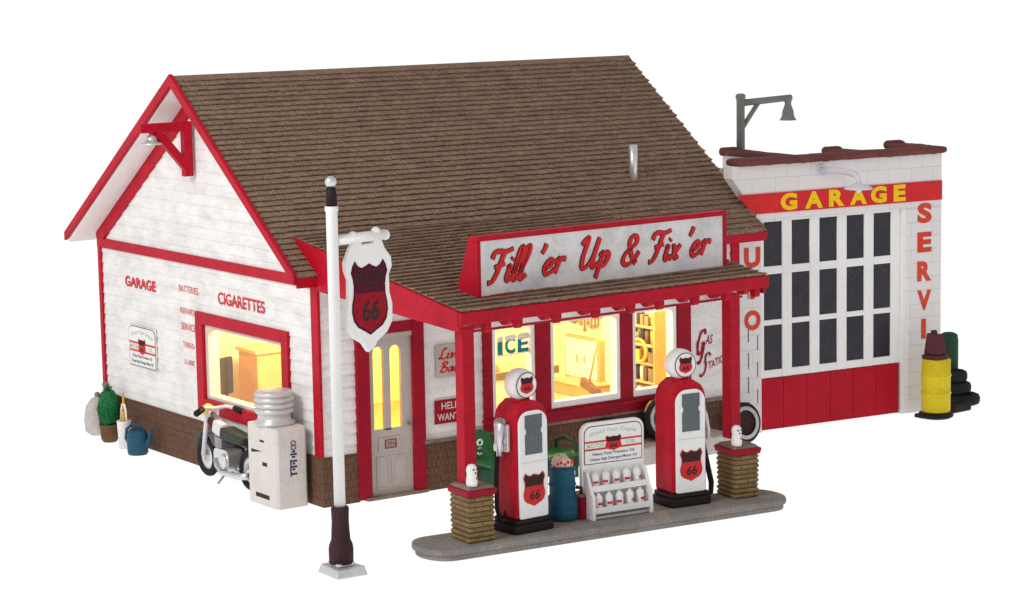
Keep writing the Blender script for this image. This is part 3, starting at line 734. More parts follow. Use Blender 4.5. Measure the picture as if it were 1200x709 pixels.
for wd, a, b, y, cap in (('Fill', .15, .74, .22, .38), ("'er", .92, 1.36, .24, .36), ('Up', 1.58, 2.10, .25, .37), ('&', 2.30, 2.57, .24, .35), ('Fix', 2.75, 3.28, .24, .37), ("'er", 3.38, 3.81, .25, .36)):
    mb = MB(); put_brush(mb, F, wd, a, b, y, cap, .012, .13, .30, 0); lt = mb.build('lettering', M['signred'], o)
    mb = MB(); put_brush(mb, F, wd, a, b, y, cap, .001, .13, .30, .007); mb.build('outline', M['maroon'], lt)

# ------------------------------------------------------------------ gable bracket lamp
o = thing('gable_lamp', 'red timber bracket with a small silver lamp under the gable peak', 'lamp', (-.056, 3.30, 4.12))
mb = MB(); mb.box(-.13, 0, -.06, .06, 0, .76); mb.box(-.78, -.13, -.06, .06, .63, .755)
mb.bar((-.06, 0, .10), (-.52, 0, .64), .115, .11, (0, 1, 0)); mb.build('bracket', M['red'], o, bevel=.008)
mb = MB(); mb.lathe([(.03, .63), (.03, .60), (.06, .585), (.075, .55), (.085, .515), (.15, .49), (.155, .468), (.10, .47), (.001, .475)], (-.60, 0, 0), 20); mb.build('lamp_shade', M['silver'], o)

# ------------------------------------------------------------------ GARAGE
GT = 5.296
GO = (7.03, .241)
gar = thing('garage_building', 'white block garage with a red band sign, brown coping and a large glazed door', 'building', (*GO, 0), -GT)
GW, GD = 3.95, 5.62
DA0, DA1, DZT = .58, 3.30, 3.17
mb = MB()
mb.box(.10, DA0, 0, .22, 0, DZT - .001); mb.box(DA1, GW, 0, .22, 0, DZT - .001)
mb.prism([(.42, DZT), (GW, DZT), (GW, 3.98), (.07, 3.98), (.07, 3.80), (.40, 3.38)], 'y', 0, .22)   # cut to clear the shop's eave
mb.build('front_wall', M['block'], gar, bevel=.008)
mb = MB()
for b0, b1, z in ((.221, 1.08, 3.98), (1.081, 2.69, 3.80), (2.691, GD, 3.62)): mb.box(GW - .2, GW, b0, b1, 0, z)
mb.build('side_wall', M['block'], gar)
mb = MB(); mb.box(.10, .3, .45, GD, 0, 3.40); mb.build('side_wall', M['block'], gar)
mb = MB(); mb.box(.3, GW - .2, GD - .2, GD, 0, 3.4); mb.build('back_wall', M['block'], gar)
mb = MB(); mb.box(.3, GW - .2, .22, GD - .2, 3.20, 3.28); mb.build('flat_roof', M['palecon'], gar)
mb = MB(); rough_loft(mb, rrect(-.075, .28, 3.972, 4.078, .045), 'x', .13, GW + .07, 46, .05); mb.build('coping', M['coping'], gar)
for b0, b1, z in ((.285, 1.10, 3.98), (1.105, 2.71, 3.80), (2.715, GD + .02, 3.62)):
    mb = MB(); rough_loft(mb, rrect(GW - .27, GW + .07, z - .004, z + .10, .045), 'y', b0, b1, 14, .06)
    rough_loft(mb, rrect(GW - .28, GW + .08, z - .006, z + .135, .06), 'y', b1 - .16, b1 + .02, 3, .04)
    mb.build('coping', M['coping'], gar)
mb = MB(); mb.prism([(.16, 3.559), (GW + .001, 3.559), (GW + .001, 3.262), (.42, 3.262)], 'y', -.012, -.001); bandp = mb.build('sign_band', M['signred'], gar)
F = frame((0, -.014, 0), (1, 0, 0), (0, 0, 1))
mb = MB()
for ch, a, b in zip('GARAGE', (.92, 1.36, 1.80, 2.19, 2.58, 3.01), (1.22, 1.69, 2.09, 2.51, 2.88, 3.24)): put_text(mb, F, ch, a, b, 3.285, 3.54, .001, .05)
mb.build('lettering', M['yellow'], bandp)
F = frame((0, -.006, 0), (1, 0, 0), (0, 0, 1)); mb = MB()
for k, ch in enumerate('AUTO'): z = 2.945 - k * .465; put_text(mb, F, ch, .27, .56, z, z + .30, .0, .05)
for k, ch in enumerate('SERVI'): z = 2.92 - k * .447; put_text(mb, F, ch, 3.48 if ch != 'I' else 3.565, 3.755 if ch != 'I' else 3.655, z, z + .31, .0, .05)
mb.build('painted_lettering', M['orange'], gar)
mb = MB()     # mortar scars on the narrow pier
for z in (.25, .62, .98, 1.38, 2.02): mb.box(.335, .35, -.007, -.0005, z, z + .24)
for z in (.12, .45, .85, 1.25): mb.box(.50, .512, -.007, -.0005, z, z + .22)
mb.build('wall_crack', M['captop'], gar)
# overhead door
mb = MB(); y0, y1 = .06, .13
COLS = [(.67 + i * .5065, .67 + i * .5065 + .33) for i in range(5)]; ROWS = [(.915, 1.585), (1.665, 2.345), (2.465, 3.125)]
us = [DA0, *[x for c in COLS for x in c], DA1 - .1]
for i in range(0, len(us), 2): mb.box(us[i], us[i + 1], y0, y1, .796, 3.165)
zs = [.796, *[x for r in ROWS for x in r], 3.165]
for i in range(0, len(zs), 2):
    for c in COLS: mb.box(c[0], c[1], y0 + .004, y1, zs[i], zs[i + 1])
gd = mb.build('garage_door', M['trimwhite'], gar, bevel=.008)
for c in COLS:
    for r in ROWS:
        mb = MB(); mb.box(c[0] - .006, c[1] + .006, .082, .09, r[0] - .006, r[1] + .006); mb.build('pane', M['darkpane'], gd)
mb = MB()
for k in range(6):
    w = (3.177 - DA0) / 6; mb.box(DA0 + k * w + .004, DA0 + (k + 1) * w - .004, .055, .12, .02, .788)
mb.box(DA0, 3.177, .075, .12, .02, .79)
mb.build('lower_panel', M['red'], gd)
mb = MB(); mb.box(3.202, DA1 - .001, .03, .13, 0, 3.165); mb.build('door_jamb', M['trimwhite'], gar)
mb = MB(); mb.box(DA0 + .001, DA1 - .001, .14, .16, 0, DZT - .002); mb.build('door_lining', M['black'], gar)

def gp(a, b, z): # garage frame to world
    t = radians(-GT); return (GO[0] + a * cos(t) - b * sin(t), GO[1] + a * sin(t) + b * cos(t), z)
# gooseneck lamp over the door
o = thing('gooseneck_lamp', 'pale gooseneck lamp reaching out over the yellow garage lettering', 'lamp', gp(1.66, 0, 3.83), -GT)
mb = MB(); mb.box(-.06, .06, -.025, 0, -.10, .10); mb.build('wall_plate', M['palelamp'], o, bevel=.01)
mb = MB(); mb.tube([(0, -.02, .0), (-.02, -.35, .035), (-.05, -.75, .03), (-.06, -.92, .01), (-.07, -1.0, -.05), (-.07, -1.0, -.12)], [.06, .056, .048, .044, .04, .036], 12); mb.build('arm', M['palelamp'], o)
mb = MB(); mb.lathe([(.03, -.10), (.06, -.115), (.17, -.155), (.205, -.18), (.205, -.195), (.15, -.185), (.001, -.15)], (-.07, -1.0, 0), 24); mb.build('lamp_shade', M['palelamp'], o)
mb = MB(); mb.ball((-.07, -1.0, -.205), .045, 12); mb.build('bulb', M['trimwhite'], o)
# grey yard lamp on the far corner
o = thing('yard_lamp', 'grey bracket lamp with a bell shade rising above the garage corner', 'lamp', gp(GW + .065, 5.45, 3.27), -GT)
mb = MB(); mb.lathe([(.075, 0), (.072, 1.30), (.085, 1.31), (.088, 1.37), (.06, 1.40), (.001, 1.405)], n=14); mb.build('post', M['grey'], o)
mb = MB(); mb.tube([(.02, 0, 1.24), (.5, 0, 1.262), (1.06, 0, 1.29)], [.06, .058, .055], 10); mb.tube([(.03, 0, .80), (.20, 0, 1.02), (.38, 0, 1.24)], .042, 10); mb.build('arm', M['grey'], o)
mb = MB(); mb.lathe([(.06, 1.33), (.07, 1.27), (.055, 1.18), (.075, 1.12), (.10, 1.06), (.105, .98), (.13, .93), (.15, .90), (.11, .905), (.001, .92)], (1.0, 0, 0), 18); mb.build('lamp_shade', M['grey'], o)

# ------------------------------------------------------------------ PUMP ISLAND
IR = 4.9686
isl = thing('pump_island', 'long grey concrete pump island with rounded ends', 'kerbed island', (-.2012, -3.4944, 0), -IR)
def stad(a0, a1, b0, b1, n=12):
    r = (b1 - b0) / 2; cb = (b0 + b1) / 2; pts = []
    for cx, s in ((a1 - r * .75, -90), (a0 + r * .75, 90)):
        for k in range(n + 1):
            a = radians(s + 180 * k / n); pts.append((cx + r * .75 * cos(a), cb + r * sin(a)))
    return pts
mb = MB(); mb.prism(stad(-.33, 4.86, .015, .80), 'z', .0, .062); isl_low = mb.build('kerb', M['concrete'], isl, bevel=.008)
mb = MB(); mb.prism(stad(-.37, 4.90, -.005, .83), 'z', .064, .14); mb.build('slab', M['concrete'], isl, bevel=.018)
def ip(a, b, z=.14):
    t = radians(-IR); return (-.2012 + a * cos(t) - b * sin(t), -3.4944 + a * sin(t) + b * cos(t), z)

# brick piers under the canopy posts
pier = thing('brick_pier', 'tan brick pier at the left end of the pump island', 'pier', (.20, -3.16, .14), -3, 'brick piers under the canopy posts')
mb = MB(); n = 9; hh = .56; hw, hd = .168, .20
for k in range(n):
    z0 = hh * k / n; z1 = hh * (k + 1) / n; zm = (z0 + z1) / 2; g = .018; j = random.uniform(-.005, .005)
    q = lambda w, z: [(-hw - w, -hd - w, z), (hw + w, -hd - w, z), (hw + w, hd + w, z), (-hw - w, hd + w, z)]
    mb.hexa(q(j, z0), q(g + j, zm)); mb.hexa(q(g + j, zm + .0005), q(j, z1 - .0005))
mb.build('brickwork', M['pierbrick'], pier, bevel=.006)
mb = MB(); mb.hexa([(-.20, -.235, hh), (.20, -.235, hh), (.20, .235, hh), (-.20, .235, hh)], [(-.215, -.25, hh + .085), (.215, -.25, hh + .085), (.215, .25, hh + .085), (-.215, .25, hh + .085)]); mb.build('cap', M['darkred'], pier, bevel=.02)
mb = MB(); mb.hexa([(-.19, -.225, hh + .086), (.19, -.225, hh + .086), (.19, .225, hh + .086), (-.19, .225, hh + .086)], [(-.15, -.18, hh + .125), (.15, -.18, hh + .125), (.15, .18, hh + .125), (-.15, .18, hh + .125)]); mb.build('cap_top', M['captop'], pier, bevel=.01)
dup(pier, (4.20, -3.31, .14), -7, 'tan brick pier at the right end of the pump island')

def figurine(loc, rz, label):
    o = thing('figurine', label, 'figurine', loc, rz, 'white figurines on the piers')
    mb = MB(); mb.lathe([(.062, 0), (.07, .04), (.064, .11), (.058, .145), (.066, .18), (.062, .225), (.04, .255), (.001, .265)], n=16); mb.build('body', M['trimwhite'], o)
    mb = MB()
    for x, z in ((-.026, .205), (.026, .205), (.0, .165), (.018, .095)): mb.ball((x, -.060, z), .012, 8)
    mb.build('red_spot', M['darkred'], o)
    return o
figurine((.10, -3.31, .828), 10, 'small white figurine with red specks on the left pier')
figurine((4.06, -3.46, .828), 0, 'small white figurine with red specks on the right pier')

# ------------------------------------------------------------------ fuel pumps
def pump_common(label, loc, rz, side_x):
    o = thing('fuel_pump', label, 'fuel pump', loc, rz, 'red and white fuel pumps on the island')
    w, d = .255, .21
    mb = MB(); mb.prism(rrect(-.31, .31, -.27, .25, .07), 'z', 0, .11); mb.prism(rrect(-.285, .285, -.245, .225, .06), 'z', .1102, .17); mb.build('base', M['black'], o, bevel=.02)
    hs = [(w, 1.30), (w * .985, 1.39), (w * .92, 1.46), (w * .78, 1.52), (w * .60, 1.555), (.115, 1.575), (.10, 1.60)]
    sh = [(-w, .17), (w, .17)] + hs + [(-x, z) for x, z in hs[::-1]]
    mb = MB(); mb.prism(sh, 'y', -d, d); mb.build('body', M['red'], o, bevel=.03)
    mb = MB(); mb.prism(arched(-.218, .218, .175, 1.49, .16), 'y', -d - .035, -d - .001); fp = mb.build('face_plate', M['trimwhite'], o, bevel=.012)
    dl = [(-.13, .96), (.13, .96), (.13, 1.20), (.112, 1.22), (.112, 1.26), (.13, 1.28), (.13, 1.44), (-.13, 1.44), (-.13, 1.28), (-.112, 1.26), (-.112, 1.22), (-.13, 1.20)]
    mb = MB(); mb.prism(dl, 'y', -d - .042, -d - .036); mb.build('dial', M['dial'], fp)
    mb = MB(); mb.box(-.21, .21, -d - .0375, -d - .036, .86, .868); mb.build('seam', M['cabinet'], fp)
    mb = MB(); put_shield(mb, frame((0, -d - .037, 0), (1, 0, 0), (0, 0, 1)), 0, .53, .34, .42, .001); mb.build('emblem', EMB(), fp)
    mb = MB(); mb.lathe([(.001, -.13), (.13, -.125), (.16, -.11), (.185, -.08), (.192, -.04), (.192, .04), (.185, .075), (.155, .10), (.001, .12)], (0, 0, 1.785), 32, 'y'); gl_ = mb.build('globe', M['trimwhite'], o)
    mb = MB(); F = frame((0, -.131, 1.785), (1, 0, 0), (0, 0, 1))
    ring = [(.158 * cos(2 * pi * k / 32), .158 * sin(2 * pi * k / 32)) for k in range(32)]; rin = [(x * .93, y * .93) for x, y in ring]
    mb.mi = 3; put_poly(mb, F, ring, .0); mb.mi = 5; put_poly(mb, F, rin, .003); put_shield(mb, F, 0, 0, .20, .215, .006)
    mb.build('emblem', EMB() + [M['trimwhite']], gl_)
    mb = MB(); mb.lathe([(.11, 1.575), (.125, 1.59), (.11, 1.62), (.06, 1.64)], n=20); mb.build('collar', M['red'], o)
    s = side_x
    if s < 0:
        mb = MB(); mb.box(-w - .06, -w - .001, -.13, .13, 1.0, 1.34); mb.box(-w - .12, -w - .06, -.07, .07, 1.0, 1.10); mb.build('nozzle_holder', M['silver'], o, bevel=.015)
        mb = MB(); mb.tube([(-w - .07, .02, 1.10), (-w - .08, -.02, 1.26), (-w - .11, -.06, 1.36), (-w - .15, -.10, 1.34), (-w - .18, -.13, 1.20), (-w - .19, -.14, .98)], [.045, .07, .075, .06, .045, .032], 10); mb.build('nozzle', M['silver'], o)
        mb = MB(); mb.tube([(-w - .06, .06, 1.04), (-w - .09, .05, .70), (-w - .13, .0, .30), (-w - .10, -.04, .14), (-w - .02, -.02, .10), (-w + .02, .02, .25)], .028, 10); mb.build('hose', M['rubber'], o)
    else:
        mb = MB(); mb.tube([(w + .03, -.05, 1.24), (w + .07, -.08, 1.10), (w + .10, -.10, .92), (w + .10, -.10, .80)], [.03, .034, .026, .022], 10); mb.box(w + .001, w + .05, -.12, .05, 1.05, 1.24); mb.build('nozzle', M['palelamp'], o)
        mb = MB(); mb.tube([(w + .04, .05, 1.16), (w + .08, .06, .88), (w + .16, .05, .52), (w + .22, .02, .20), (w + .20, .0, .08), (w + .10, .0, .05), (w + .02, .0, .12)], .036, 10); mb.build('hose', M['rubber'], o)
    return o
pump_common('red and white fuel pump with a silver nozzle, beside the teal barrel', (.98, -3.08, .14), 3, -1)
pump_common('red and white fuel pump with its black hose hanging beside the right brick pier', (3.37, -3.18, .14), -6, 1)

# ------------------------------------------------------------------ oil rack with its cans
rk_loc, rk_rot = (2.32, -3.20, .14), -5.0
rack = thing('oil_rack', 'white oil display rack with a motor oil advert between the two pumps', 'display rack', rk_loc, rk_rot)
mb = MB(); mb.prism(rrect(-.46, .46, 0, 1.18, .13, rb=.02), 'y', .05, .12); bp_ = mb.build('back_panel', M['trimwhite'], rack, bevel=.015)
mb = MB(); oil_advert(mb, frame((0, .048, .66), (1, 0, 0), (0, 0, 1)), .85, .48, .001); mb.build('advert', ADV(), bp_)
for s in (-1, 1):
    mb = MB(); xa, xb = sorted((s * .44, s * .40)); mb.prism([(.049, 0), (.049, .60), (-.02, .58), (-.13, .34), (-.17, .30), (-.18, 0)], 'x', xa, xb); mb.build('side_cheek', M['trimwhite'], rack, bevel=.006)
for z, y in ((.10, -.15), (.36, -.08)):
    mb = MB(); mb.box(-.398, .398, y, .048, z, z + .025); mb.box(-.398, .398, y - .015, y, z - .02, z + .055); mb.build('shelf', M['trimwhite'], rack)
mb = MB(); mb.box(-.398, .398, -.10, .048, 0, .03); mb.build('plinth', M['trimwhite'], rack)
def rk(x, y, z):
    t = radians(rk_rot); return (rk_loc[0] + x * cos(t) - y * sin(t), rk_loc[1] + x * sin(t) + y * cos(t), rk_loc[2] + z)
can = thing('oil_can', '', 'oil can', rk(-.31, -.09, .125), rk_rot, 'white oil cans on the display rack')
mb = MB(); mb.lathe([(.048, 0), (.05, .01), (.05, .15), (.035, .175), (.02, .18), (.02, .20), (.001, .202)], n=14); mb.build('body', M['trimwhite'], can)
mb = MB(); mb.box(-.035, .03, -.0535, -.047, .055, .085); mb.build('label_band', M['signred'], can)
nth = ('leftmost', 'second from left', 'middle', 'second from right', 'rightmost')
first = True
for row, (z, y, x0) in enumerate(((.125, -.09, -.31), (.385, -.02, -.31))):
    for k in range(5):
        lab = f'white oil can, {nth[k]} on the {"lower" if row == 0 else "upper"} shelf of the rack'
        if first: can['label'] = lab; first = False
        else: dup(can, rk(x0 + k * .152, y, z), rk_rot + random.uniform(-40, 40), lab)

# ------------------------------------------------------------------ island clutter
o = thing('barrel', 'teal barrel stuffed with pale rags beside the left pump', 'barrel', (1.66, -2.98, .14))
mb = MB(); mb.lathe([(.165, 0), (.198, .02), (.20, .12), (.19, .14), (.198, .16), (.195, .27), (.17, .30), (.163, .32), (.163, .42), (.176, .44), (.163, .46), (.155, .60), (.165, .62), (.155, .66), (.13, .66)], n=24); mb.build('body', M['barrelteal'], o)
mb = MB(); mb.tube([(.14, -.10, .40), (.20, -.12, .38), (.20, -.12, .30), (.14, -.10, .28)], .025, 8); mb.build('handle', M['drumbrown'], o)
o2 = thing('rag_heap', 'heap of pale rags with red spots on top of the teal barrel', 'rags', (1.66, -2.98, .80))
mb = MB()
for k in range(9):
    a = k * .7; r = .07 if k else 0; mb.ball((r * cos(a), r * sin(a), .045 + random.uniform(-.01, .03)), .065, 10)
mb.build('cloth', M['pinkrag'], o2)
mb = MB()
for k in range(7): a = -2.6 + k * .35; mb.ball((.125 * cos(a), .125 * sin(a), .05 + .02 * (k % 2)), .02, 8)
mb.build('red_spot', M['orange'], o2)
o = thing('crate', 'small dark red crate beside the teal barrel', 'crate', (1.90, -3.05, .14), 8)
mb = MB(); mb.box(-.12, .10, -.12, .12, 0, .28); mb.build('body', M['darkred'], o, bevel=.012)
mb = MB(); mb.box(-.125, .105, -.125, .125, .282, .31); mb.build('lid', M['captop'], o, bevel=.008)

# ------------------------------------------------------------------ along the front wall
mb = MB(); mb.box(4.55, 6.45, -.60, -.04, 0, .25)
o = mb.build('concrete_step', M['palecon'], bevel=.02); tag(o, 'pale concrete step against the front wall below the right window', 'step')
def tire(loc, rz, lean, label, r=.30, w=.16):
    o = thing('tire', label, 'tire', loc, rz, 'whitewall tires leaning on the front wall'); o.rotation_euler = (radians(lean), 0, radians(rz))
    mb = MB(); pr = [(r * .62, -w / 2 * .8), (r * .70, -w / 2), (r * .90, -w / 2 * .95), (r, -w / 2 * .6), (r, w / 2 * .6), (r * .90, w / 2 * .95), (r * .62, w / 2 * .8), (r * .58, 0), (r * .62, -w / 2 * .8)]
    mb.lathe(pr, (0, 0, r), 32, 'y', caps=False); tr = mb.build('tread', M['rubber'], o)
    mb = MB(); mb.lathe([(r * .62, -w / 2 - .004), (r * .80, -w / 2 - .004), (r * .80, -w / 2 + .01), (r * .62, -w / 2 + .01)], (0, 0, r), 32, 'y', caps=False)
    q = mb.build('whitewall', M['palecon'], o)
    mb = MB(); mb.lathe([(.001, -w * .20), (r * .3, -w * .20), (r * .58, -w * .30), (r * .62, -w * .30), (r * .62, .02), (.001, .02)], (0, 0, r), 28, 'y'); mb.build('hub', M['darkfoot'], o)
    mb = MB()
    mb.tube([(r * 1.0 * cos(radians(a)), -w * .1, r + r * 1.0 * sin(radians(a))) for a in range(118, 160, 6)], .018, 6); mb.build('yellow_light_arc', M['ochre'], o)  # warm light on the tread's upper left, painted as an ochre arc
    return o
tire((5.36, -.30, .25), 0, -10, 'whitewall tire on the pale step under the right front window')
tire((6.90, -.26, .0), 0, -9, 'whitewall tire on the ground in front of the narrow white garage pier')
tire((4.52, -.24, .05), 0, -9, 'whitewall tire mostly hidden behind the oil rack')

o = thing('lawn_bench', 'green metal lawn bench with round backs under the left front window', 'bench', (2.86, -.42, 0), 0)
mb = MB(); mb.prism(rrect(-.72, .78, -.30, .24, .10), 'z', .33, .375); mb.build('seat', M['green'], o, bevel=.012)
for x in (-.52, .36):
    mb = MB(); mb.T = Matrix.Translation((x, .24, .34)) @ Matrix.Rotation(radians(-12), 4, 'X'); mb.prism(rrect(-.22, .22, .0, .42, .20, rb=.05), 'y', -.02, .02); mb.T = None; mb.build('backrest', M['green'], o, bevel=.01)
for x in (-.68, .70):
    mb = MB(); mb.tube([(x, .22, .0), (x, .20, .48), (x, .0, .54), (x, -.26, .50), (x, -.27, .04), (x, -.10, .02)], .026, 8); mb.build('leg', M['darkgreen'], o)
    for z in (.62, .50):
        mb = MB(); mb.tube([(x + (.05 if x < 0 else -.36) + .038 * cos(k * pi / 6), .1, z + .038 * sin(k * pi / 6)) for k in range(12)], .014, 6, True); mb.build('ring', M['trimwhite'], o)
mb = MB(); mb.box(-.62, .66, -.12, .12, .05, .30); mb.build('under_frame', M['darkgreen'], o, bevel=.02)

# ------------------------------------------------------------------ pole sign
o = thing('pole_sign', 'tall white pole carrying a hanging red and black shield sign numbered 66', 'pole sign', (-1.62, -3.14, 0), 0)
mb = MB(); mb.hexa([(-.20, -.24, 0), (.21, -.25, 0), (.20, .23, 0), (-.19, .24, 0)], [(-.17, -.20, .10), (.19, -.21, .11), (.17, .20, .10), (-.16, .20, .11)]); mb.box(-.12, .12, -.12, .12, .105, .15); mb.build('base_plate', M['silver'], o, bevel=.015)
mb = MB(); mb.lathe([(.142, .13), (.145, .30), (.135, .36), (.112, .41), (.10, .62), (.105, .78), (.09, .80), (.07, .78)], n=14); mb.build('foot', M['darkfoot'], o)
mb = MB(); mb.lathe([(.067, .68), (.067, 4.20), (.078, 4.22), (.078, 4.27), (.05, 4.275)], n=18); mb.build('pole', M['trimwhite'], o)
mb = MB(); mb.lathe([(.068, 4.27), (.064, 4.40), (.056, 4.48), (.03, 4.49)], n=14); mb.build('collar', M['black'], o)
mb = MB(); mb.ball((0, 0, 4.545), .068, 16); mb.build('finial', M['silver'], o)
mb = MB(); mb.tube([(.05, 0, 3.875), (.70, 0, 3.895)], .06, 12); mb.ball((.27, 0, 3.91), .055, 12); mb.ball((.58, 0, 3.94), .055, 12); mb.ball((.70, 0, 3.89), .062, 12); mb.build('arm', M['trimwhite'], o)
pl = [(.42, 2.46), (.50, 2.50), (.56, 2.585), (.70, 2.68), (.775, 2.80), (.785, 3.00), (.745, 3.15), (.745, 3.35), (.79, 3.44), (.78, 3.55), (.69, 3.70), (.65, 3.80), (.53, 3.82), (.53, 3.765), (.36, 3.755), (.36, 3.80), (.24, 3.79), (.19, 3.68), (.11, 3.52), (.12, 3.42), (.16, 3.32), (.155, 3.12), (.125, 2.96), (.135, 2.76), (.21, 2.645), (.34, 2.57)]
pl = [(.45 + (x - .45) * .93, z + (.09 if z < 3.7 else .05)) for x, z in pl]
mb = MB(); mb.prism(pl, 'y', -.04, .04); sp_ = mb.build('sign_board', M['trimwhite'], o, bevel=.015)
for s in (1, -1):
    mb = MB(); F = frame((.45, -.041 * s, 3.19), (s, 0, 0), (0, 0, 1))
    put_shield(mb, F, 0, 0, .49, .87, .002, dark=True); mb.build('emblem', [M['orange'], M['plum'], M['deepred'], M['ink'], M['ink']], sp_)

# ------------------------------------------------------------------ ice cabinet by the side window
o = thing('ice_cabinet', 'beige metal cabinet with dark vents at the front corner of the side wall', 'cabinet', (-.345, .60, 0))
def chbox(x0, x1, y0, y1, c): return [(x0 + c, y0), (x1 - c, y0), (x1, y0 + c), (x1, y1 - c), (x1 - c, y1), (x0 + c, y1), (x0, y1 - c), (x0, y0 + c)]
mb = MB(); mb.prism(chbox(-.235, .235, -.39, .39, .035), 'z', .0, 1.06); body = mb.build('body', M['cabinet'], o, bevel=.012)
for y, z, w_, h_ in ((-.02, .86, .11, .028), (.14, .70, .26, .045), (-.08, .56, .12, .05), (.0, .13, .36, .055)):
    mb = MB(); mb.prism([(y - w_ / 2, z - h_ / 2 + (h_ * .9 if h_ < .05 and w_ > .2 else 0)), (y + w_ / 2, z - h_ / 2), (y + w_ / 2, z + h_ / 2), (y - w_ / 2, z + h_ / 2)], 'x', -.239, -.234); mb.build('vent', M['ink'], o)
mb = MB(); F = frame((.02, -.392, .0), (1, 0, 0), (0, 0, 1))
q = [(z, w_) for z, w_ in ((.44, .10), (.50, .04), (.535, .10), (.575, .04), (.61, .10), (.665, .05), (.70, .10), (.735, .05))]
for z, w_ in q: put_poly(mb, F, [(-w_ / 2, z), (w_ / 2, z), (w_ / 2, z + .025), (-w_ / 2, z + .025)], .001)
put_poly(mb, F, [(-.055, .42), (-.035, .42), (-.035, .64), (-.055, .64)], .002)
for z in (.80, .86): mb.tube([tuple(F @ Vector((.035 * cos(k * pi / 6), z + .028 * sin(k * pi / 6), .001))) for k in range(12)], .006, 6, True)
mb.build('lettering', M['navy'], o)
o = thing('ribbed_drum', 'ribbed pale metal drum standing on the beige cabinet', 'drum', (-.36, .62, 1.062))
mb = MB(); mb.lathe([(.27, 0), (.275, .03), (.225, .06), (.215, .13), (.245, .15), (.262, .18), (.262, .20), (.225, .215), (.225, .225), (.262, .24), (.262, .275), (.225, .29), (.225, .30), (.262, .315), (.262, .35), (.225, .365), (.225, .375), (.258, .39), (.25, .425), (.23, .44), (.15, .445), (.001, .45)], n=32); mb.build('shell', M['ribmetal'], o)

# ------------------------------------------------------------------ motorbike
bk = thing('motorbike', 'pale motorbike with a dark seat and yellow headlamp parked along the side wall', 'motorbike', (-.24, 1.95, 0), 90)
def wheel(x):
    mb = MB(); R = .275
    mb.tube([(x + (R - .05) * cos(k * pi / 14), 0, R + (R - .05) * sin(k * pi / 14)) for k in range(28)], .055, 10, True); w_ = mb.build('wheel', M['rubber'], bk)
    mb = MB(); mb.lathe([(.19, -.02), (.205, 0), (.19, .02), (.04, .05), (.04, -.05)], (x, 0, R), 24, 'y')
    for k in range(8): a = k * pi / 4; mb.bar((x, 0, R), (x + .2 * cos(a), 0, R + .2 * sin(a)), .015, .015, (0, 1, 0))
    mb.build('rim', M['silver'], w_)
wheel(.80); wheel(-.42)
mb = MB()
mb.tube([(.80, .075, .30), (.68, .075, .78), (.62, .06, .95)], .035, 8); mb.tube([(.80, -.075, .30), (.68, -.075, .78), (.62, -.06, .95)], .035, 8); mb.build('fork', M['palelamp'], bk)
mb = MB()
for k in range(8):
    a0, a1 = radians(20 + k * 16), radians(36 + k * 16); p = lambda a, y: (.80 + .33 * cos(a), y, .30 + .33 * sin(a))
    mb.add([p(a0, -.07), p(a0, .07), p(a1, .07), p(a1, -.07)], [(0, 1, 2, 3)])
mb.build('mudguard', M['grey'], bk)
mb = MB(); mb.tube([(.30, -.19, .99), (.50, -.15, 1.0), (.62, 0, .97), (.62, .10, 1.0), (.56, .20, .98)], .026, 8); hb = mb.build('handlebar', M['palelamp'], bk)
for s in (-1, 1):
    mb = MB(); mb.tube([(.33, -.19, .99), (.14, -.20, .97)] if s < 0 else [(.58, .18, .985), (.50, .32, .95)], .046, 10); mb.build('grip', M['black'], hb)
mb = MB(); mb.lathe([(.02, -.10), (.08, -.06), (.09, .02), (.085, .04), (.001, .06)], (.76, 0, .93), 16, 'x'); mb.build('headlamp', M['drumyellow'], bk)
mb = MB(); mb.ball((.60, .02, .80), .075, 12, .9); mb.build('horn', M['drumbrown'], bk)
mb = MB(); mb.hexa([(.30, -.10, .62), (.56, -.08, .66), (.56, .08, .66), (.30, .10, .62)], [(.26, -.08, .80), (.54, -.06, .84), (.54, .06, .84), (.26, .08, .80)]); mb.build('tank', M['palelamp'], bk, bevel=.04)
mb = MB(); mb.hexa([(-.36, -.13, .60), (.27, -.11, .60), (.27, .11, .60), (-.36, .13, .60)], [(-.40, -.11, .72), (.24, -.12, .78), (.24, .12, .78), (-.40, .11, .72)]); mb.build('saddle', M['seat'], bk, bevel=.04)
mb = MB(); mb.prism(rrect(.0, .42, .18, .48, .08), 'y', -.12, .12); mb.lathe([(.11, -.15), (.11, .15)], (.13, 0, .32), 16, 'y')
for k in range(5): mb.box(.20, .40, -.11, .11, .49 + k * .026, .503 + k * .026)
mb.build('engine', M['silver'], bk, bevel=.015)
mb = MB(); mb.tube([(.36, .13, .32), (.15, .16, .17), (-.35, .17, .20), (-.62, .17, .24)], [.03, .035, .045, .05], 10); mb.tube([(.55, 0, .62), (.45, 0, .25), (-.1, 0, .18), (-.42, 0, .30)], .028, 8); mb.build('exhaust', M['silver'], bk)
mb = MB(); mb.tube([(.62, 0, .90), (.25, 0, .62), (-.30, 0, .58), (-.42, 0, .30)], .03, 8); mb.tube([(.10, .12, .15), (.16, .20, .02)], .014, 8); mb.build('frame', M['grey'], bk)

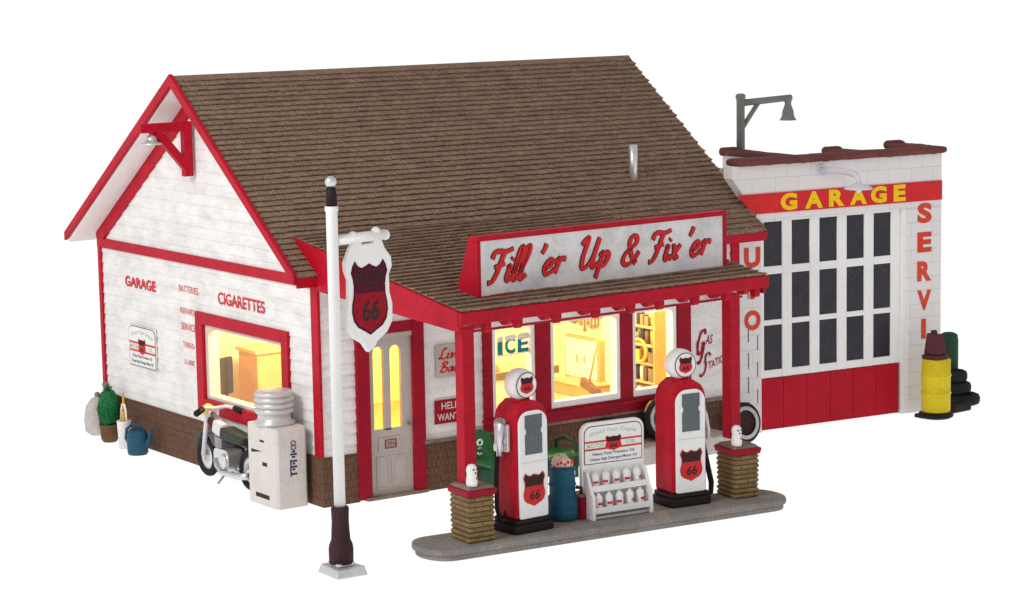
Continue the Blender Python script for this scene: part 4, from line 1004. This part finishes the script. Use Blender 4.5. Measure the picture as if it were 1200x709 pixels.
# ------------------------------------------------------------------ things at the back of the side wall
o = thing('potted_shrub', 'bushy green shrub in a brown tub at the back corner of the side wall', 'shrub', (-.24, 5.90, 0))
mb = MB(); mb.lathe([(.10, 0), (.13, .05), (.145, .23), (.155, .24), (.155, .27), (.12, .265), (.001, .25)], n=20); mb.build('tub', M['brown'], o)
mb = MB()
for k in range(1100):
    u = random.uniform(-1, 1); th = random.uniform(0, 2 * pi); q = math.sqrt(1 - u * u); rr = random.uniform(.82, 1.06)
    taper = .175 * (1 - .22 * (u + 1) / 2)
    p = Vector((taper * q * cos(th) * rr, taper * q * sin(th) * rr, .51 + .30 * u * rr))
    nn = Vector((q * cos(th), q * sin(th), u * .5)).normalized(); a = nn.orthogonal().normalized(); a.rotate(Matrix.Rotation(random.uniform(0, 6.3), 3, nn)); b = nn.cross(a); s = random.uniform(.018, .034)
    mb.add([p - a * s, p + nn * s * .5 - b * s * .5, p + a * s + nn * s * random.uniform(-.2, .9), p + nn * s * .5 + b * s * .5], [(0, 1, 2, 3)])
mb.lathe([(.001, .22), (.13, .30), (.155, .46), (.145, .64), (.10, .74), (.001, .78)], n=14); mb.build('foliage', M['leaf'], o)
o = thing('feed_sack', 'grey sack slumped behind the shrub at the back corner of the side wall', 'sack', (-.13, 6.52, 0))
mb = MB(); mb.lathe([(.12, 0), (.20, .06), (.215, .25), (.18, .45), (.10, .55), (.05, .58), (.001, .60)], n=18, sy=.9); mb.build('bag', M['palecon'], o)
mb = MB(); mb.ball((.0, .0, .61), .045, 10); mb.build('knot', M['grey'], o)
mb = MB(); mb.lathe([(.03, 0), (.03, .74), (.045, .75), (.045, .80), (.02, .82)], n=12)
tag(mb.build('bollard_stub', M['grey'], loc=(-.06, 6.38, 0)), 'thin grey stub post behind the green shrub', 'post')
o = thing('bucket', 'narrow white bucket holding an ochre handled brush beside the blue watering can', 'bucket', (-.30, 5.27, 0))
mb = MB(); mb.lathe([(.085, 0), (.105, .40), (.11, .41), (.10, .42), (.095, .38), (.001, .36)], n=20); mb.build('shell', M['trimwhite'], o)
mb = MB(); mb.tube([(-.0, .09, .40), (-.0, .075, .56), (-.0, .03, .66), (0, -.03, .66), (-.0, -.075, .56), (0, -.09, .40)], .016, 8); mb.build('handle', M['trimwhite'], o)
o = thing('hand_brush', 'ochre handled brush standing in the narrow white bucket', 'brush', (-.30, 5.27, .37))
mb = MB(); mb.tube([(0, 0, .18), (0, -.01, .46)], [.022, .014], 8); mb.build('handle', M['ochre'], o)
mb = MB(); mb.box(-.03, .03, -.05, .05, .0, .19); mb.build('bristles', M['ochre'], o, bevel=.012)
o = thing('watering_can', 'blue watering can on the ground beside the white bucket', 'watering can', (-.34, 4.76, 0), -60)
mb = MB(); mb.lathe([(.135, 0), (.15, .03), (.155, .20), (.145, .31), (.12, .36), (.085, .365), (.08, .33), (.001, .32)], n=24); mb.build('body', M['canblue'], o)
mb = MB(); mb.tube([(.10, 0, .10), (.20, 0, .22), (.25, 0, .36)], [.05, .032, .026], 10); mb.build('spout', M['canblue'], o)
mb = MB(); mb.tube([(-.13, 0, .12), (-.20, 0, .22), (-.18, 0, .36), (-.08, 0, .44), (.04, 0, .43), (.09, 0, .36)], .022, 8); mb.build('handle', M['canblue'], o)

# ------------------------------------------------------------------ right of the garage
o = thing('yellow_drum', 'yellow oil drum with a dark foot beside the garage door', 'drum', (10.42, -.58, 0))
mb = MB(); mb.lathe([(.213, .10), (.218, .11), (.218, .36), (.230, .375), (.230, .395), (.218, .41), (.218, .63), (.230, .645), (.230, .665), (.218, .68), (.218, .90), (.20, .91), (.001, .905)], n=32); mb.build('body', M['drumyellow'], o)
mb = MB(); mb.lathe([(.22, 0), (.27, .03), (.26, .08), (.20, .099)], n=28); mb.box(-.24, .12, .02, .22, 0, .06); mb.build('foot', M['black'], o, bevel=.01)
o = thing('oil_jug', 'dark brown oil jug that tapers upward on top of the yellow drum', 'jug', (10.40, -.58, .91), 12)
mb = MB(); mb.prism(rrect(-.17, .17, -.16, .16, .06), 'z', 0, .07); mb.hexa([(-.135, -.13, .0705), (.12, -.13, .0705), (.12, .13, .0705), (-.135, .13, .0705)], [(-.10, -.10, .40), (.085, -.10, .37), (.085, .10, .37), (-.10, .10, .40)]); mb.build('body', M['drumbrown'], o, bevel=.025)
mb = MB(); mb.lathe([(.05, .375), (.05, .43), (.03, .44), (.001, .44)], (-.04, 0, 0), 12); mb.build('cap', M['drumbrown'], o)
o = thing('gas_cylinder', 'dark green cylinder standing behind the stacked tires', 'cylinder', (11.52, .26, 0))
mb = MB(); mb.lathe([(.14, 0), (.15, .02), (.15, .98), (.135, 1.07), (.08, 1.10), (.001, 1.11)], n=24); mb.build('body', M['darkgreen'], o)
o = None
tt = [((11.52, -.05, 0), .27, 'bottom tire of the dark stack beside the yellow drum'), ((11.44, .0, .185), .225, 'middle tire of the dark stack beside the yellow drum'), ((11.41, .02, .365), .20, 'top tire of the dark stack beside the yellow drum'), ]
for loc, r, lab in tt:
    o = thing('stacked_tire', lab, 'tire', loc, 0, 'plain tires stacked beside the garage')
    mb = MB(); mb.lathe([(r * .55, .02), (r * .75, .0), (r * .93, .02), (r, .06), (r, .12), (r * .93, .16), (r * .75, .18), (r * .55, .16), (r * .52, .09), (r * .55, .02)], n=32, caps=False); mb.build('tread', M['rubber'], o)
    mb = MB(); mb.lathe([(r * .53, .05), (r * .53, .13), (.02, .12), (.02, .06)], n=20); mb.build('hub', M['black'], o)
o = thing('tire_block', 'flat dark block on the ground between the yellow drum and the tire stack', 'block', (11.02, -.42, 0), 5)
mb = MB(); mb.prism(rrect(-.22, .24, -.12, .12, .06), 'z', 0, .13); mb.build('body', M['black'], o, bevel=.03)

# ------------------------------------------------------------------ camera
CAM = dict(f=2845.9166, yaw=34.67216, pitch=7.952215, roll=-1.021469, c=(-15.540895, -26.82577, 6.959989))
y, p, r = radians(CAM['yaw']), radians(CAM['pitch']), radians(CAM['roll'])
fwd = Vector((sin(y) * cos(p), cos(y) * cos(p), -sin(p))); right = Vector((cos(y), -sin(y), 0)); up = right.cross(fwd)
right, up = right * cos(r) + up * sin(r), right * -sin(r) + up * cos(r)
cd = D.cameras.new('camera'); cam = D.objects.new('camera', cd); C.objects.link(cam)
cam.matrix_world = Matrix(((right.x, up.x, -fwd.x, CAM['c'][0]), (right.y, up.y, -fwd.y, CAM['c'][1]), (right.z, up.z, -fwd.z, CAM['c'][2]), (0, 0, 0, 1)))
cd.sensor_fit = 'HORIZONTAL'; cd.sensor_width = 36; cd.lens = CAM['f'] / 1200 * 36; cd.clip_start = .5; cd.clip_end = 9000
S.camera = cam

# ------------------------------------------------------------------ light: white world gradient, one soft box, warm bulbs in the shop
w = D.worlds.new('World'); S.world = w; w.use_nodes = True; nt = w.node_tree; bg = nt.nodes['Background']
tc = nd(nt, 'ShaderNodeTexCoord'); sp = nd(nt, 'ShaderNodeSeparateXYZ'); nt.links.new(tc.outputs['Generated'], sp.inputs[0])
mr = nd(nt, 'ShaderNodeMapRange'); nt.links.new(sp.outputs[2], mr.inputs['Value'])
mr.inputs['From Min'].default_value = 0.0; mr.inputs['From Max'].default_value = 0.8; mr.inputs['To Min'].default_value = 0.75; mr.inputs['To Max'].default_value = 0.5
nt.links.new(mr.outputs[0], bg.inputs['Strength']); bg.inputs['Color'].default_value = (1, .99, .98, 1)
def lamp(name, kind, loc, power, col, size=None, target=None):
    l = D.lights.new(name, kind); l.energy = power; l.color = col
    o = D.objects.new(name, l); C.objects.link(o); o.location = loc
    if kind == 'AREA':
        l.shape = 'SQUARE'; l.size = size
        o.rotation_euler = (Vector(target) - Vector(loc)).to_track_quat('-Z', 'Y').to_euler()
    else: l.shadow_soft_size = size
    return o
lamp('soft_box', 'AREA', (-16, -4, 14), 2200, (1, .985, .96), 6, (2, 1, 2))
for q, e in (((1.1, 2.1, 2.7), 190), ((3.2, 1.6, 2.7), 270), ((5.3, 1.7, 2.7), 330)): lamp('shop_bulb', 'POINT', q, e * .85, (1, .82, .50), .10)

S.render.engine = 'CYCLES'
S.view_settings.view_transform = 'Standard'; S.view_settings.look = 'None'; S.view_settings.exposure = 0; S.view_settings.gamma = 1
S.cycles.max_bounces = 8; S.cycles.diffuse_bounces = 4; S.cycles.transparent_max_bounces = 8
